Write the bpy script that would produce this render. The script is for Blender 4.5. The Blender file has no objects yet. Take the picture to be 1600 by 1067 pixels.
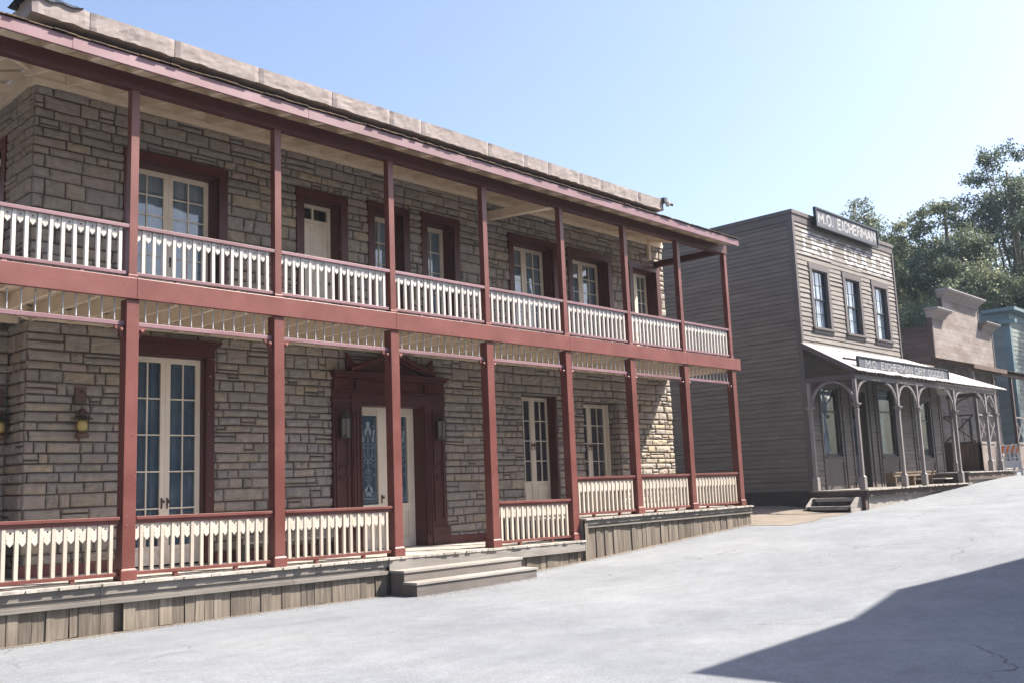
import bpy, bmesh, math, random
import numpy as np
from mathutils import Matrix, Vector, noise
R = math.radians
random.seed(7)
scene = bpy.context.scene
COL = scene.collection

# ------------------------------------------------------------------ camera
CAM = Vector((0, -13.0, 0))
F_PX, PITCH, ROLL, YAW = 1526.175, 0.148022, -0.039857, 0.826707
cy, sy, cp, sp = math.cos(YAW), math.sin(YAW), math.cos(PITCH), math.sin(PITCH)
fwd = Vector((sy*cp, cy*cp, sp)); rt = Vector((cy, -sy, 0)); up = rt.cross(fwd)
r_ = math.cos(ROLL)*rt + math.sin(ROLL)*up
u_ = -math.sin(ROLL)*rt + math.cos(ROLL)*up
cam = bpy.data.cameras.new('camera'); co = bpy.data.objects.new('camera', cam); COL.objects.link(co)
m = Matrix((r_, u_, -fwd)).transposed().to_4x4(); m.translation = CAM
co.matrix_world = m
cam.sensor_width = 36; cam.lens = F_PX*36/1600; cam.clip_end = 2000; cam.clip_start = 0.1
scene.camera = co
# ------------------------------------------------------------------ sky, sun, exposure
SUN = Vector((0.72, -0.52, 1.0)).normalized()
w = bpy.data.worlds.new('World'); scene.world = w; w.use_nodes = True
bg = w.node_tree.nodes['Background']; sk = w.node_tree.nodes.new('ShaderNodeTexSky')
sk.sky_type = 'NISHITA'; sk.sun_disc = False
sk.sun_elevation = math.asin(SUN.z); sk.sun_rotation = math.atan2(SUN.x, SUN.y)
sk.altitude = 100; sk.air_density = 1.2; sk.dust_density = 3.0; sk.ozone_density = 1.5
_mx = w.node_tree.nodes.new('ShaderNodeMix'); _mx.data_type = 'RGBA'; _mx.blend_type = 'MULTIPLY'; _mx.inputs[0].default_value = 1.0
_mx.inputs[7].default_value = (0.96, 0.935, 1.0, 1)
w.node_tree.links.new(sk.outputs[0], _mx.inputs[6]); w.node_tree.links.new(_mx.outputs[2], bg.inputs[0]); bg.inputs[1].default_value = 0.089
sl = bpy.data.lights.new('sun', 'SUN'); sl.energy = 5.0; sl.angle = R(0.53); sl.color = (1.0, 0.905, 0.78)
so = bpy.data.objects.new('sun', sl); COL.objects.link(so); so.location = (20, -30, 40)
so.rotation_euler = SUN.to_track_quat('Z', 'Y').to_euler()
scene.view_settings.view_transform = 'Standard'; scene.view_settings.look = 'None'
scene.view_settings.gamma = 1; scene.view_settings.exposure = 1.57
scene.cycles.max_bounces = 6; scene.cycles.diffuse_bounces = 3; scene.cycles.transparent_max_bounces = 8
scene.cycles.use_denoising = True

# ------------------------------------------------------------------ materials
MATS = {}
def nt(name):
    m = bpy.data.materials.new(name); m.use_nodes = True; MATS[name] = m
    t = m.node_tree; return m, t, t.nodes['Principled BSDF']
def N(t, typ, **kw):
    n = t.nodes.new(typ)
    for k, v in kw.items():
        if k.startswith('i_'): n.inputs[k[2:].replace('_', ' ')].default_value = v
        else: setattr(n, k, v)
    return n
def ramp(t, stops, interp='LINEAR'):
    n = t.nodes.new('ShaderNodeValToRGB'); n.color_ramp.interpolation = interp
    e = n.color_ramp.elements
    while len(e) < len(stops): e.new(0.5)
    for k, (p, c) in enumerate(stops):
        e[k].position = p; e[k].color = (*c, 1) if len(c) == 3 else c
    return n
def coords(t, scale=(1, 1, 1)):
    tc = t.nodes.new('ShaderNodeTexCoord'); mp = t.nodes.new('ShaderNodeMapping')
    mp.inputs['Scale'].default_value = scale
    t.links.new(tc.outputs['Object'], mp.inputs['Vector']); return mp.outputs[0]
def bump(t, b, height, strength, dist=0.01):
    n = N(t, 'ShaderNodeBump'); n.inputs['Strength'].default_value = strength; n.inputs['Distance'].default_value = dist
    t.links.new(height, n.inputs['Height']); t.links.new(n.outputs[0], b.inputs['Normal'])
def mixc(t, fac, a, b2, blend='MIX'):
    n = t.nodes.new('ShaderNodeMix'); n.data_type = 'RGBA'; n.blend_type = blend
    for s, v in ((n.inputs[0], fac), (n.inputs[6], a), (n.inputs[7], b2)):
        if hasattr(v, 'is_linked'): t.links.new(v, s)
        else: s.default_value = v if isinstance(v, (int, float)) else ((*v, 1) if len(v) == 3 else v)
    return n.outputs[2]
def paint(name, c, c2=None, rough=0.5, wear=None, sc=3.0, bs=0.15, grain=(1, 1, 1)):
    """painted wood: base colour drifting to c2 in broad patches, worn through to `wear` in specks"""
    m, t, b = nt(name); v = coords(t, grain)
    n1 = N(t, 'ShaderNodeTexNoise', i_Scale=sc, i_Detail=5.0, i_Roughness=0.6); t.links.new(v, n1.inputs['Vector'])
    r1 = ramp(t, [(0.35, c), (0.7, c2 or tuple(x*1.25 for x in c))]); t.links.new(n1.outputs[0], r1.inputs[0])
    col = r1.outputs[0]
    at = N(t, 'ShaderNodeAttribute', attribute_name='rnd')
    mr = N(t, 'ShaderNodeMapRange', i_To_Min=0.91, i_To_Max=1.09); t.links.new(at.outputs['Fac'], mr.inputs[0])
    col = mixc(t, 1.0, col, mr.outputs[0], 'MULTIPLY')
    oi = N(t, 'ShaderNodeObjectInfo'); mo = N(t, 'ShaderNodeMapRange', i_To_Min=0.90, i_To_Max=1.06); t.links.new(oi.outputs['Random'], mo.inputs[0]); col = mixc(t, 1.0, col, mo.outputs[0], 'MULTIPLY')
    n2 = N(t, 'ShaderNodeTexNoise', i_Scale=38.0, i_Detail=4.0, i_Roughness=0.75); t.links.new(v, n2.inputs['Vector'])
    if wear:
        r2 = ramp(t, [(0.62, (0, 0, 0)), (0.72, (1, 1, 1))]); t.links.new(n2.outputs[0], r2.inputs[0])
        col = mixc(t, r2.outputs[0], col, wear)
    t.links.new(col, b.inputs['Base Color']); b.inputs['Roughness'].default_value = rough
    bump(t, b, n2.outputs[0], bs, 0.004)
    return m
def wood(name, dark, light, axis='z', rough=0.85, tint=0.35, bs=0.5):
    """weathered bare boards: grain stretched along an axis, each board its own tint"""
    s = {'x': (1.2, 22, 22), 'y': (22, 1.2, 22), 'z': (22, 22, 1.2)}[axis]
    m, t, b = nt(name); v = coords(t, s)
    n1 = N(t, 'ShaderNodeTexNoise', i_Scale=1.0, i_Detail=7.0, i_Roughness=0.68, i_Distortion=0.6); t.links.new(v, n1.inputs['Vector'])
    r1 = ramp(t, [(0.28, dark), (0.5, tuple((a+c)/2 for a, c in zip(dark, light))), (0.72, light)]); t.links.new(n1.outputs[0], r1.inputs[0])
    at = N(t, 'ShaderNodeAttribute', attribute_name='rnd')
    mr = N(t, 'ShaderNodeMapRange', i_To_Min=1-tint, i_To_Max=1+tint*0.7); t.links.new(at.outputs['Fac'], mr.inputs[0])
    n2 = N(t, 'ShaderNodeTexNoise', i_Scale=1.3, i_Detail=3.0); t.links.new(coords(t), n2.inputs['Vector'])
    mr2 = N(t, 'ShaderNodeMapRange', i_From_Min=0.3, i_From_Max=0.7, i_To_Min=0.82, i_To_Max=1.12); t.links.new(n2.outputs[0], mr2.inputs[0])
    c = mixc(t, 1.0, r1.outputs[0], mr.outputs[0], 'MULTIPLY'); c = mixc(t, 1.0, c, mr2.outputs[0], 'MULTIPLY')
    t.links.new(c, b.inputs['Base Color']); b.inputs['Roughness'].default_value = rough
    bump(t, b, n1.outputs[0], bs, 0.006)
    return m
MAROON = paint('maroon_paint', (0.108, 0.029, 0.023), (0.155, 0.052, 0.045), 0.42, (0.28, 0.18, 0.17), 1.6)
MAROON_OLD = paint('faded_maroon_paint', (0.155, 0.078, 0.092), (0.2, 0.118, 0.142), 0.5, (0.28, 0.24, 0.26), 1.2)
MAROON_DK = paint('dark_maroon_paint', (0.065, 0.016, 0.014), (0.085, 0.023, 0.02), 0.45, None, 1.6)
CREAM = paint('cream_paint', (0.70, 0.60, 0.475), (0.78, 0.70, 0.58), 0.5, (0.4, 0.34, 0.27), 2.0)
RAILCREAM = paint('weathered_cream_paint', (0.40, 0.355, 0.30), (0.46, 0.42, 0.37), 0.5, (0.25, 0.21, 0.17), 2.0)
RAILWHITE = paint('weathered_white_paint', (0.42, 0.40, 0.38), (0.48, 0.465, 0.445), 0.5, (0.27, 0.24, 0.21), 2.0)
WHITE = paint('white_paint', (0.72, 0.69, 0.64), (0.80, 0.77, 0.72), 0.5, (0.45, 0.4, 0.35), 2.0)
BEIGE = paint('beige_ceiling_paint', (0.66, 0.54, 0.4), (0.76, 0.64, 0.49), 0.7, (0.3, 0.2, 0.12), 2.5)
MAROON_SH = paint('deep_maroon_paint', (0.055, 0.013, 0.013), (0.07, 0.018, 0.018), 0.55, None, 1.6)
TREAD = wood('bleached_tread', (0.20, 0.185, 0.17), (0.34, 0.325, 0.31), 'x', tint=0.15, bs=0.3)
TRIMLIGHT = wood('pale_trim_board', (0.14, 0.13, 0.12), (0.24, 0.228, 0.215), 'x', tint=0.1, bs=0.2)
PLUM = paint('plum_curtain', (0.1, 0.08, 0.085), (0.16, 0.13, 0.135), 0.9, None, 2.0)
DARKMETAL = paint('dark_metal', (0.035, 0.035, 0.034), (0.06, 0.058, 0.055), 0.45)
RUSTY = paint('rusty_metal', (0.075, 0.04, 0.03), (0.13, 0.07, 0.05), 0.6)
STEEL = paint('spindle_paint', (0.3, 0.32, 0.34), (0.42, 0.42, 0.41), 0.4, (0.6, 0.6, 0.58), 6)
DECK = wood('deck_boards', (0.24, 0.22, 0.195), (0.42, 0.4, 0.37), 'y', tint=0.25)
TRIMGREY = wood('grey_trim_board', (0.11, 0.1, 0.092), (0.2, 0.187, 0.172), 'x', tint=0.15, bs=0.3)
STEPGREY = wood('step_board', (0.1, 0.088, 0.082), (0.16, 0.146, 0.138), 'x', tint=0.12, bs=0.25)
SKIRT = wood('weathered_skirt', (0.06, 0.048, 0.037), (0.215, 0.187, 0.155), 'z', tint=0.32)
SHINGLE = wood('cedar_shingle', (0.025, 0.015, 0.01), (0.13, 0.08, 0.045), 'y', tint=0.6)
TAUPE = paint('taupe_siding_paint', (0.115, 0.096, 0.085), (0.145, 0.124, 0.11), 0.6, (0.19, 0.17, 0.15), 1.4, 0.4, (1, 1, 3))
TAUPE_TRIM = paint('taupe_trim_paint', (0.082, 0.07, 0.072), (0.1, 0.088, 0.088), 0.55, (0.14, 0.125, 0.12), 1.4)
FACADE = paint('weathered_facade_siding', (0.122, 0.11, 0.1), (0.18, 0.166, 0.155), 0.7, (0.07, 0.055, 0.045), 2.2, 0.5, (1, 1, 3))
GHOST = None
SIGNBLUE = paint('slate_blue_sign', (0.062, 0.072, 0.095), (0.09, 0.102, 0.128), 0.6, (0.13, 0.135, 0.155), 5)
SIGNDARK = paint('dark_sign_frame', (0.006, 0.012, 0.016), (0.013, 0.021, 0.027), 0.4)
SIGNWHITE = paint('white_lettering', (0.26, 0.27, 0.28), (0.36, 0.36, 0.37), 0.6, (0.18, 0.19, 0.21), 6)
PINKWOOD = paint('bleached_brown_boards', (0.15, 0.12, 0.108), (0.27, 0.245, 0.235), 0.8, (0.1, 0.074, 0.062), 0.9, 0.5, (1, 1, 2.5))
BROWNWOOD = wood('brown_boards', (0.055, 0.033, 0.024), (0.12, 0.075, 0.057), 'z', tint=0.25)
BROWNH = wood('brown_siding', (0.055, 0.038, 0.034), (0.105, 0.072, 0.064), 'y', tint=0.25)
TANWOOD = wood('tan_bench_wood', (0.12, 0.088, 0.06), (0.22, 0.175, 0.13), 'x', tint=0.2)
POSTPAINT = paint('pale_taupe_post_paint', (0.185, 0.17, 0.175), (0.23, 0.212, 0.215), 0.4, (0.28, 0.26, 0.25), 2)
TEAL = paint('teal_paint', (0.12, 0.178, 0.2), (0.145, 0.21, 0.235), 0.5, None, 1.0)
GREYGREEN = paint('grey_green_siding', (0.17, 0.2, 0.195), (0.21, 0.24, 0.235), 0.6, None, 1.0)
TIN = paint('white_tin_roof', (0.36, 0.345, 0.345), (0.43, 0.41, 0.415), 0.45, (0.27, 0.26, 0.25), 2.0)
CONCRETE = paint('concrete', (0.24, 0.23, 0.22), (0.33, 0.315, 0.3), 0.9, (0.15, 0.14, 0.13), 3.0)
ORANGE = paint('orange_sheeting', (0.5, 0.13, 0.014), (0.54, 0.15, 0.02), 0.35)
PLASTIC = paint('white_plastic', (0.36, 0.36, 0.36), (0.42, 0.42, 0.42), 0.4, None, 4)
TARP = paint('dark_tarp', (0.02, 0.028, 0.035), (0.06, 0.075, 0.085), 0.25, None, 6)
BARK = paint('bark', (0.14, 0.115, 0.09), (0.26, 0.22, 0.18), 0.9, None, 4, 0.8)

def mat_stone():
    m, t, b = nt('ashlar_stone'); v = coords(t)
    at = N(t, 'ShaderNodeAttribute', attribute_name='rnd')
    r = ramp(t, [(0.0, (0.245, 0.21, 0.17)), (0.15, (0.30, 0.265, 0.222)), (0.3, (0.345, 0.285, 0.21)), (0.45, (0.27, 0.25, 0.225)),
                 (0.58, (0.325, 0.26, 0.225)), (0.7, (0.295, 0.27, 0.24)), (0.82, (0.235, 0.213, 0.187)), (0.92, (0.375, 0.31, 0.22)), (1.0, (0.31, 0.27, 0.225))])
    t.links.new(at.outputs['Fac'], r.inputs[0])
    n1 = N(t, 'ShaderNodeTexNoise', i_Scale=7.0, i_Detail=6.0, i_Roughness=0.7); t.links.new(v, n1.inputs['Vector'])
    mr = N(t, 'ShaderNodeMapRange', i_From_Min=0.3, i_From_Max=0.7, i_To_Min=0.70, i_To_Max=1.25); t.links.new(n1.outputs[0], mr.inputs[0])
    c = mixc(t, 1.0, r.outputs[0], mr.outputs[0], 'MULTIPLY')
    n3 = N(t, 'ShaderNodeTexNoise', i_Scale=1.1, i_Detail=2.0); t.links.new(v, n3.inputs['Vector'])
    r3 = ramp(t, [(0.42, (0, 0, 0)), (0.62, (0.5, 0.5, 0.5))]); t.links.new(n3.outputs[0], r3.inputs[0])
    c = mixc(t, r3.outputs[0], c, (0.27, 0.25, 0.235))
    n2 = N(t, 'ShaderNodeTexNoise', i_Scale=26.0, i_Detail=6.0, i_Roughness=0.75, i_Distortion=0.8); t.links.new(v, n2.inputs['Vector'])
    t.links.new(c, b.inputs['Base Color']); b.inputs['Roughness'].default_value = 0.92
    bump(t, b, n2.outputs[0], 0.9, 0.012)
    return m
STONE = mat_stone()
MORTAR = paint('dark_mortar', (0.095, 0.076, 0.064), (0.13, 0.108, 0.092), 0.95, None, 6, 0.5)
COPING = paint('rock_faced_coping', (0.19, 0.165, 0.162), (0.245, 0.22, 0.215), 0.9, (0.15, 0.13, 0.128), 5.0, 1.0)
def mat_flat(name, c, rough=0.6, **kw):
    m, t, b = nt(name); b.inputs['Base Color'].default_value = (*c, 1); b.inputs['Roughness'].default_value = rough
    for k, v in kw.items(): b.inputs[k].default_value = v
    return m
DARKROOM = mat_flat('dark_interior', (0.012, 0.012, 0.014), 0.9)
AMBER = mat_flat('amber_glass', (0.42, 0.33, 0.12), 0.15)
FROST = mat_flat('etched_frost', (0.27, 0.33, 0.37), 0.5)
BLUEGLASS = mat_flat('backing_dark_blue', (0.115, 0.16, 0.195), 0.3)
def mat_glass():
    m = bpy.data.materials.new('window_glass'); m.use_nodes = True; t = m.node_tree
    t.nodes.remove(t.nodes['Principled BSDF']); out = t.nodes['Material Output']
    tr = N(t, 'ShaderNodeBsdfTransparent'); tr.inputs[0].default_value = (0.84, 0.87, 0.90, 1)
    gl = N(t, 'ShaderNodeBsdfGlossy'); gl.inputs['Roughness'].default_value = 0.015; gl.inputs[0].default_value = (0.9, 0.95, 1, 1)
    fr = N(t, 'ShaderNodeFresnel'); fr.inputs[0].default_value = 1.6
    ma = N(t, 'ShaderNodeMath', operation='MULTIPLY'); ma.inputs[1].default_value = 1.9; ma.use_clamp = True
    n = N(t, 'ShaderNodeTexNoise', i_Scale=2.6, i_Detail=1.0); t.links.new(coords(t), n.inputs['Vector'])
    bp = N(t, 'ShaderNodeBump'); bp.inputs['Strength'].default_value = 0.12; bp.inputs['Distance'].default_value = 0.03
    t.links.new(n.outputs[0], bp.inputs['Height']); t.links.new(bp.outputs[0], gl.inputs['Normal'])
    ge = N(t, 'ShaderNodeNewGeometry'); iv = N(t, 'ShaderNodeMath', operation='SUBTRACT'); iv.inputs[0].default_value = 1.0; t.links.new(ge.outputs['Backfacing'], iv.inputs[1])
    m2 = N(t, 'ShaderNodeMath', operation='MULTIPLY'); t.links.new(fr.outputs[0], ma.inputs[0]); t.links.new(ma.outputs[0], m2.inputs[0]); t.links.new(iv.outputs[0], m2.inputs[1])
    mx = N(t, 'ShaderNodeMixShader'); t.links.new(m2.outputs[0], mx.inputs[0])
    t.links.new(tr.outputs[0], mx.inputs[1]); t.links.new(gl.outputs[0], mx.inputs[2]); t.links.new(mx.outputs[0], out.inputs[0])
    return m
GLASS = mat_glass()
CURTAIN = paint('curtain_cloth', (0.36, 0.42, 0.45), (0.5, 0.55, 0.57), 0.9, None, 2.0)
CURTAIN_DK = paint('dark_blue_curtain', (0.15, 0.2, 0.235), (0.25, 0.31, 0.345), 0.9, None, 2.0)
SHEER = paint('white_net_curtain', (0.75, 0.8, 0.84), (0.85, 0.9, 0.92), 0.9, None, 2.0)
def mat_asphalt():
    m, t, b = nt('sun_bleached_asphalt'); v = coords(t)
    n1 = N(t, 'ShaderNodeTexNoise', i_Scale=0.35, i_Detail=6.0, i_Roughness=0.62); t.links.new(v, n1.inputs['Vector'])
    r1 = ramp(t, [(0.3, (0.126, 0.142, 0.166)), (0.5, (0.153, 0.170, 0.192)), (0.7, (0.182, 0.198, 0.216))]); t.links.new(n1.outputs[0], r1.inputs[0])
    v2 = coords(t, (0.75, 1.35, 1)); n2 = N(t, 'ShaderNodeTexNoise', i_Scale=1.3, i_Detail=7.0, i_Roughness=0.7, i_Distortion=0.5); t.links.new(v2, n2.inputs['Vector'])
    mr = N(t, 'ShaderNodeMapRange', i_From_Min=0.3, i_From_Max=0.7, i_To_Min=0.86, i_To_Max=1.13); t.links.new(n2.outputs[0], mr.inputs[0])
    c = mixc(t, 1.0, r1.outputs[0], mr.outputs[0], 'MULTIPLY')
    n3 = N(t, 'ShaderNodeTexNoise', i_Scale=55.0, i_Detail=3.0, i_Roughness=0.8); t.links.new(v, n3.inputs['Vector'])
    mr3 = N(t, 'ShaderNodeMapRange', i_From_Min=0.25, i_From_Max=0.75, i_To_Min=0.55, i_To_Max=1.45); t.links.new(n3.outputs[0], mr3.inputs[0])
    c = mixc(t, 1.0, c, mr3.outputs[0], 'MULTIPLY')
    n5 = N(t, 'ShaderNodeTexNoise', i_Scale=5.5, i_Detail=8.0, i_Roughness=0.8); t.links.new(v, n5.inputs['Vector'])
    mr5 = N(t, 'ShaderNodeMapRange', i_From_Min=0.3, i_From_Max=0.7, i_To_Min=0.86, i_To_Max=1.12); t.links.new(n5.outputs[0], mr5.inputs[0])
    c = mixc(t, 1.0, c, mr5.outputs[0], 'MULTIPLY')
    # hairline cracks where a broad noise allows them
    nd = N(t, 'ShaderNodeTexNoise', i_Scale=1.6, i_Detail=3.0); t.links.new(v, nd.inputs['Vector'])
    vm = N(t, 'ShaderNodeVectorMath', operation='SCALE'); vm.inputs['Scale'].default_value = 0.55; t.links.new(nd.outputs['Color'], vm.inputs[0])
    va = N(t, 'ShaderNodeVectorMath', operation='ADD'); t.links.new(v, va.inputs[0]); t.links.new(vm.outputs[0], va.inputs[1])
    vo = N(t, 'ShaderNodeTexVoronoi', feature='DISTANCE_TO_EDGE'); vo.inputs['Scale'].default_value = 0.42; t.links.new(va.outputs[0], vo.inputs['Vector'])
    rc = ramp(t, [(0.0, (1, 1, 1)), (0.0055, (0, 0, 0))]); t.links.new(vo.outputs['Distance'], rc.inputs[0])
    nm = N(t, 'ShaderNodeTexNoise', i_Scale=0.23, i_Detail=2.0); t.links.new(v, nm.inputs['Vector'])
    rm = ramp(t, [(0.56, (0, 0, 0)), (0.60, (1, 1, 1))]); t.links.new(nm.outputs[0], rm.inputs[0])
    mm = N(t, 'ShaderNodeMath', operation='MULTIPLY'); t.links.new(rc.outputs[0], mm.inputs[0]); t.links.new(rm.outputs[0], mm.inputs[1])
    c = mixc(t, mm.outputs[0], c, (0.045, 0.045, 0.045))
    t.links.new(c, b.inputs['Base Color']); b.inputs['Roughness'].default_value = 0.82
    ad = N(t, 'ShaderNodeMath', operation='SUBTRACT'); t.links.new(n3.outputs[0], ad.inputs[0]); t.links.new(mm.outputs[0], ad.inputs[1])
    bump(t, b, ad.outputs[0], 0.35, 0.008)
    return m
ASPHALT = mat_asphalt()
DIRT = paint('sandy_dirt', (0.145, 0.122, 0.1), (0.205, 0.175, 0.145), 0.95, (0.11, 0.095, 0.08), 1.5, 0.8)
HILL = paint('dry_hillside', (0.05, 0.06, 0.03), (0.1, 0.1, 0.06), 0.95, (0.04, 0.05, 0.02), 0.5, 0.8)
def mat_leaf(name, a, b2, c3):
    m, t, b = nt(name)
    at = N(t, 'ShaderNodeAttribute', attribute_name='rnd')
    r = ramp(t, [(0.0, a), (0.55, b2), (1.0, c3)]); t.links.new(at.outputs['Fac'], r.inputs[0])
    out = t.nodes['Material Output']; tl = N(t, 'ShaderNodeBsdfTranslucent')
    t.links.new(r.outputs[0], b.inputs['Base Color']); t.links.new(r.outputs[0], tl.inputs[0]); b.inputs['Roughness'].default_value = 0.55
    mx = N(t, 'ShaderNodeMixShader'); mx.inputs[0].default_value = 0.35
    t.links.new(b.outputs[0], mx.inputs[1]); t.links.new(tl.outputs[0], mx.inputs[2]); t.links.new(mx.outputs[0], out.inputs[0])
    return m
LEAF_G = mat_leaf('grey_green_leaves', (0.075, 0.1, 0.07), (0.15, 0.18, 0.105), (0.24, 0.26, 0.15))
LEAF_Y = mat_leaf('yellow_green_leaves', (0.085, 0.108, 0.048), (0.175, 0.195, 0.085), (0.29, 0.29, 0.145))
LEAF_D = mat_leaf('dark_leaves', (0.05, 0.078, 0.062), (0.092, 0.128, 0.09), (0.17, 0.195, 0.12))
def mat_ghost():
    m = bpy.data.materials.new('flaking_white_lettering'); m.use_nodes = True; t = m.node_tree; b = t.nodes['Principled BSDF']
    b.inputs['Base Color'].default_value = (0.46, 0.455, 0.46, 1); b.inputs['Roughness'].default_value = 0.7
    out = t.nodes['Material Output']; tr = N(t, 'ShaderNodeBsdfTransparent')
    n = N(t, 'ShaderNodeTexNoise', i_Scale=7.0, i_Detail=6.0, i_Roughness=0.75); t.links.new(coords(t, (1, 1, 2.5)), n.inputs['Vector'])
    r = ramp(t, [(0.46, (0.05, 0.05, 0.05)), (0.70, (0.8, 0.8, 0.8))]); t.links.new(n.outputs[0], r.inputs[0])
    mx = N(t, 'ShaderNodeMixShader'); t.links.new(r.outputs[0], mx.inputs[0]); t.links.new(b.outputs[0], mx.inputs[1]); t.links.new(tr.outputs[0], mx.inputs[2])
    t.links.new(mx.outputs[0], out.inputs[0]); return m
GHOST = mat_ghost()

# ------------------------------------------------------------------ mesh builder and scene records
class Thing:
    """a top-level object: an Empty at `base` (design coordinates of a frame at `org` turned `deg`)"""
    def __init__(s, name, label, cat, org=(0, 0, 0), deg=0.0, base=(0, 0, 0), group=None):
        s.base = Vector(base); s.label = (label, cat, group)
        s.M = Matrix.Translation(org) @ Matrix.Rotation(R(deg), 4, 'Z')
        e = bpy.data.objects.new(name, None); COL.objects.link(e); e.empty_display_size = 0.3
        e.matrix_world = s.M @ Matrix.Translation(s.base); s.o = e
        e['label'] = label; e['category'] = cat
        if group: e['group'] = group
class MB:
    def __init__(s): s.v = []; s.f = []; s.r = []; s._r = None
    def rnd(s, x=None): s._r = x; return s
    def add(s, vs, fs):
        k = len(s.v); s.v += [tuple(p) for p in vs]; rr = s._r if s._r is not None else random.random()
        for f in fs: s.f.append([i+k for i in f]); s.r.append(rr)
    def box(s, x0, x1, y0, y1, z0, z1):
        s.add([(x0,y0,z0),(x1,y0,z0),(x1,y1,z0),(x0,y1,z0),(x0,y0,z1),(x1,y0,z1),(x1,y1,z1),(x0,y1,z1)],
              [(0,3,2,1),(4,5,6,7),(0,1,5,4),(1,2,6,5),(2,3,7,6),(3,0,4,7)])
    def hexa(s, pts):  # 8 points in box order
        s.add(pts, [(0,3,2,1),(4,5,6,7),(0,1,5,4),(1,2,6,5),(2,3,7,6),(3,0,4,7)])
    def beam(s, a, b, wd, ht, upv=(0, 0, 1)):
        a, b = Vector(a), Vector(b); d = (b-a).normalized(); U = Vector(upv)
        if abs(d.dot(U)) > 0.98: U = Vector((0, 1, 0))
        sd = d.cross(U).normalized()*wd/2; uu = sd.cross(d).normalized()*ht/2
        s.hexa([a-sd-uu, a+sd-uu, b+sd-uu, b-sd-uu, a-sd+uu, a+sd+uu, b+sd+uu, b-sd+uu])
    def tube(s, pts, r, n=8, taper=None):
        pts = [Vector(p) for p in pts]; vs = []; fs = []
        for i, p in enumerate(pts):
            d = (pts[min(i+1, len(pts)-1)]-pts[max(i-1, 0)]).normalized()
            a = d.orthogonal().normalized() if i == 0 else (a - d*a.dot(d)).normalized()
            c = d.cross(a); rr = r if taper is None else r*taper[i]
            for k in range(n):
                t = 2*math.pi*k/n; vs.append(p+(a*math.cos(t)+c*math.sin(t))*rr)
        for i in range(len(pts)-1):
            for k in range(n): fs.append((i*n+k, i*n+(k+1)%n, (i+1)*n+(k+1)%n, (i+1)*n+k))
        fs.append(tuple(range(n))[::-1]); fs.append(tuple((len(pts)-1)*n+k for k in range(n)))
        s.add(vs, fs)
    def lathe(s, c, prof, n=12, a0=0.0):
        c = Vector(c); vs = []; fs = []
        for (r, z) in prof:
            for k in range(n): t = a0+2*math.pi*k/n; vs.append(c+Vector((r*math.cos(t), r*math.sin(t), z)))
        for i in range(len(prof)-1):
            for k in range(n): fs.append((i*n+k, i*n+(k+1)%n, (i+1)*n+(k+1)%n, (i+1)*n+k))
        fs.append(tuple(range(n))[::-1]); fs.append(tuple((len(prof)-1)*n+k for k in range(n)))
        s.add(vs, fs)
    def prism(s, poly, y0, y1, axis='y'):
        """poly in (x,z) extruded along y (or in (y,z) along x)"""
        n = len(poly)
        if axis == 'y': vs = [(a, y0, b) for a, b in poly]+[(a, y1, b) for a, b in poly]
        elif axis == 'x': vs = [(y0, a, b) for a, b in poly]+[(y1, a, b) for a, b in poly]
        else: vs = [(a, b, y0) for a, b in poly]+[(a, b, y1) for a, b in poly]
        s.add(vs, [tuple(range(n)), tuple(range(2*n-1, n-1, -1))]+[(i, (i+1)%n, n+(i+1)%n, n+i) for i in range(n)])
    def band(s, pts, y0, y1, th):
        """a flat strip of width th following a polyline in (x,z)"""
        for i in range(len(pts)-1):
            a, b = Vector((pts[i][0], pts[i][1])), Vector((pts[i+1][0], pts[i+1][1])); d = b-a
            if d.length < 1e-6: continue
            d.normalize(); n = Vector((-d.y, d.x))*th/2; e = d*th*0.15; a = a-e; b = b+e
            s.prism([(a.x-n.x, a.y-n.y), (b.x-n.x, b.y-n.y), (b.x+n.x, b.y+n.y), (a.x+n.x, a.y+n.y)], y0, y1)
    def build(s, name, mat, parent=None, bev=0.0, smooth=False, kind=None, at=None, sub=None):
        base = parent.base if isinstance(parent, Thing) else Vector((0, 0, 0))
        if sub is not None: base = Vector((0, 0, 0))
        me = bpy.data.meshes.new(name)
        bx, by, bz = base
        me.from_pydata([(x-bx, y-by, z-bz) for x, y, z in s.v], [], s.f)
        bm = bmesh.new(); bm.from_mesh(me); bmesh.ops.recalc_face_normals(bm, faces=bm.faces[:]); bm.to_mesh(me); bm.free()
        a = me.attributes.new('rnd', 'FLOAT', 'FACE'); a.data.foreach_set('value', s.r)
        me.materials.append(mat)
        if smooth: me.polygons.foreach_set('use_smooth', [True]*len(me.polygons))
        o = bpy.data.objects.new(name, me); COL.objects.link(o)
        if bev:
            md = o.modifiers.new('bevel', 'BEVEL'); md.width = bev; md.segments = 2; md.limit_method = 'ANGLE'
        if isinstance(parent, Thing): o.parent = parent.o
        elif parent is not None: o.parent = parent
        if at is not None: o.location = at
        if kind: o['kind'] = kind
        return o
def setp(o, label, cat, group=None):
    o['label'] = label; o['category'] = cat
    if group: o['group'] = group
    return o
def subdesign(mb, name, mat, part, thing, **kw):
    """a sub-part given in the design coordinates of its thing (part sits at the thing's base)"""
    bx, by, bz = thing.base
    mb.v = [(x-bx, y-by, z-bz) for x, y, z in mb.v]
    return mb.build(name, mat, part, **kw)
def inst(src, parent, loc):
    o = src.copy(); COL.objects.link(o); o.parent = parent; o.location = loc; return o

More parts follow.
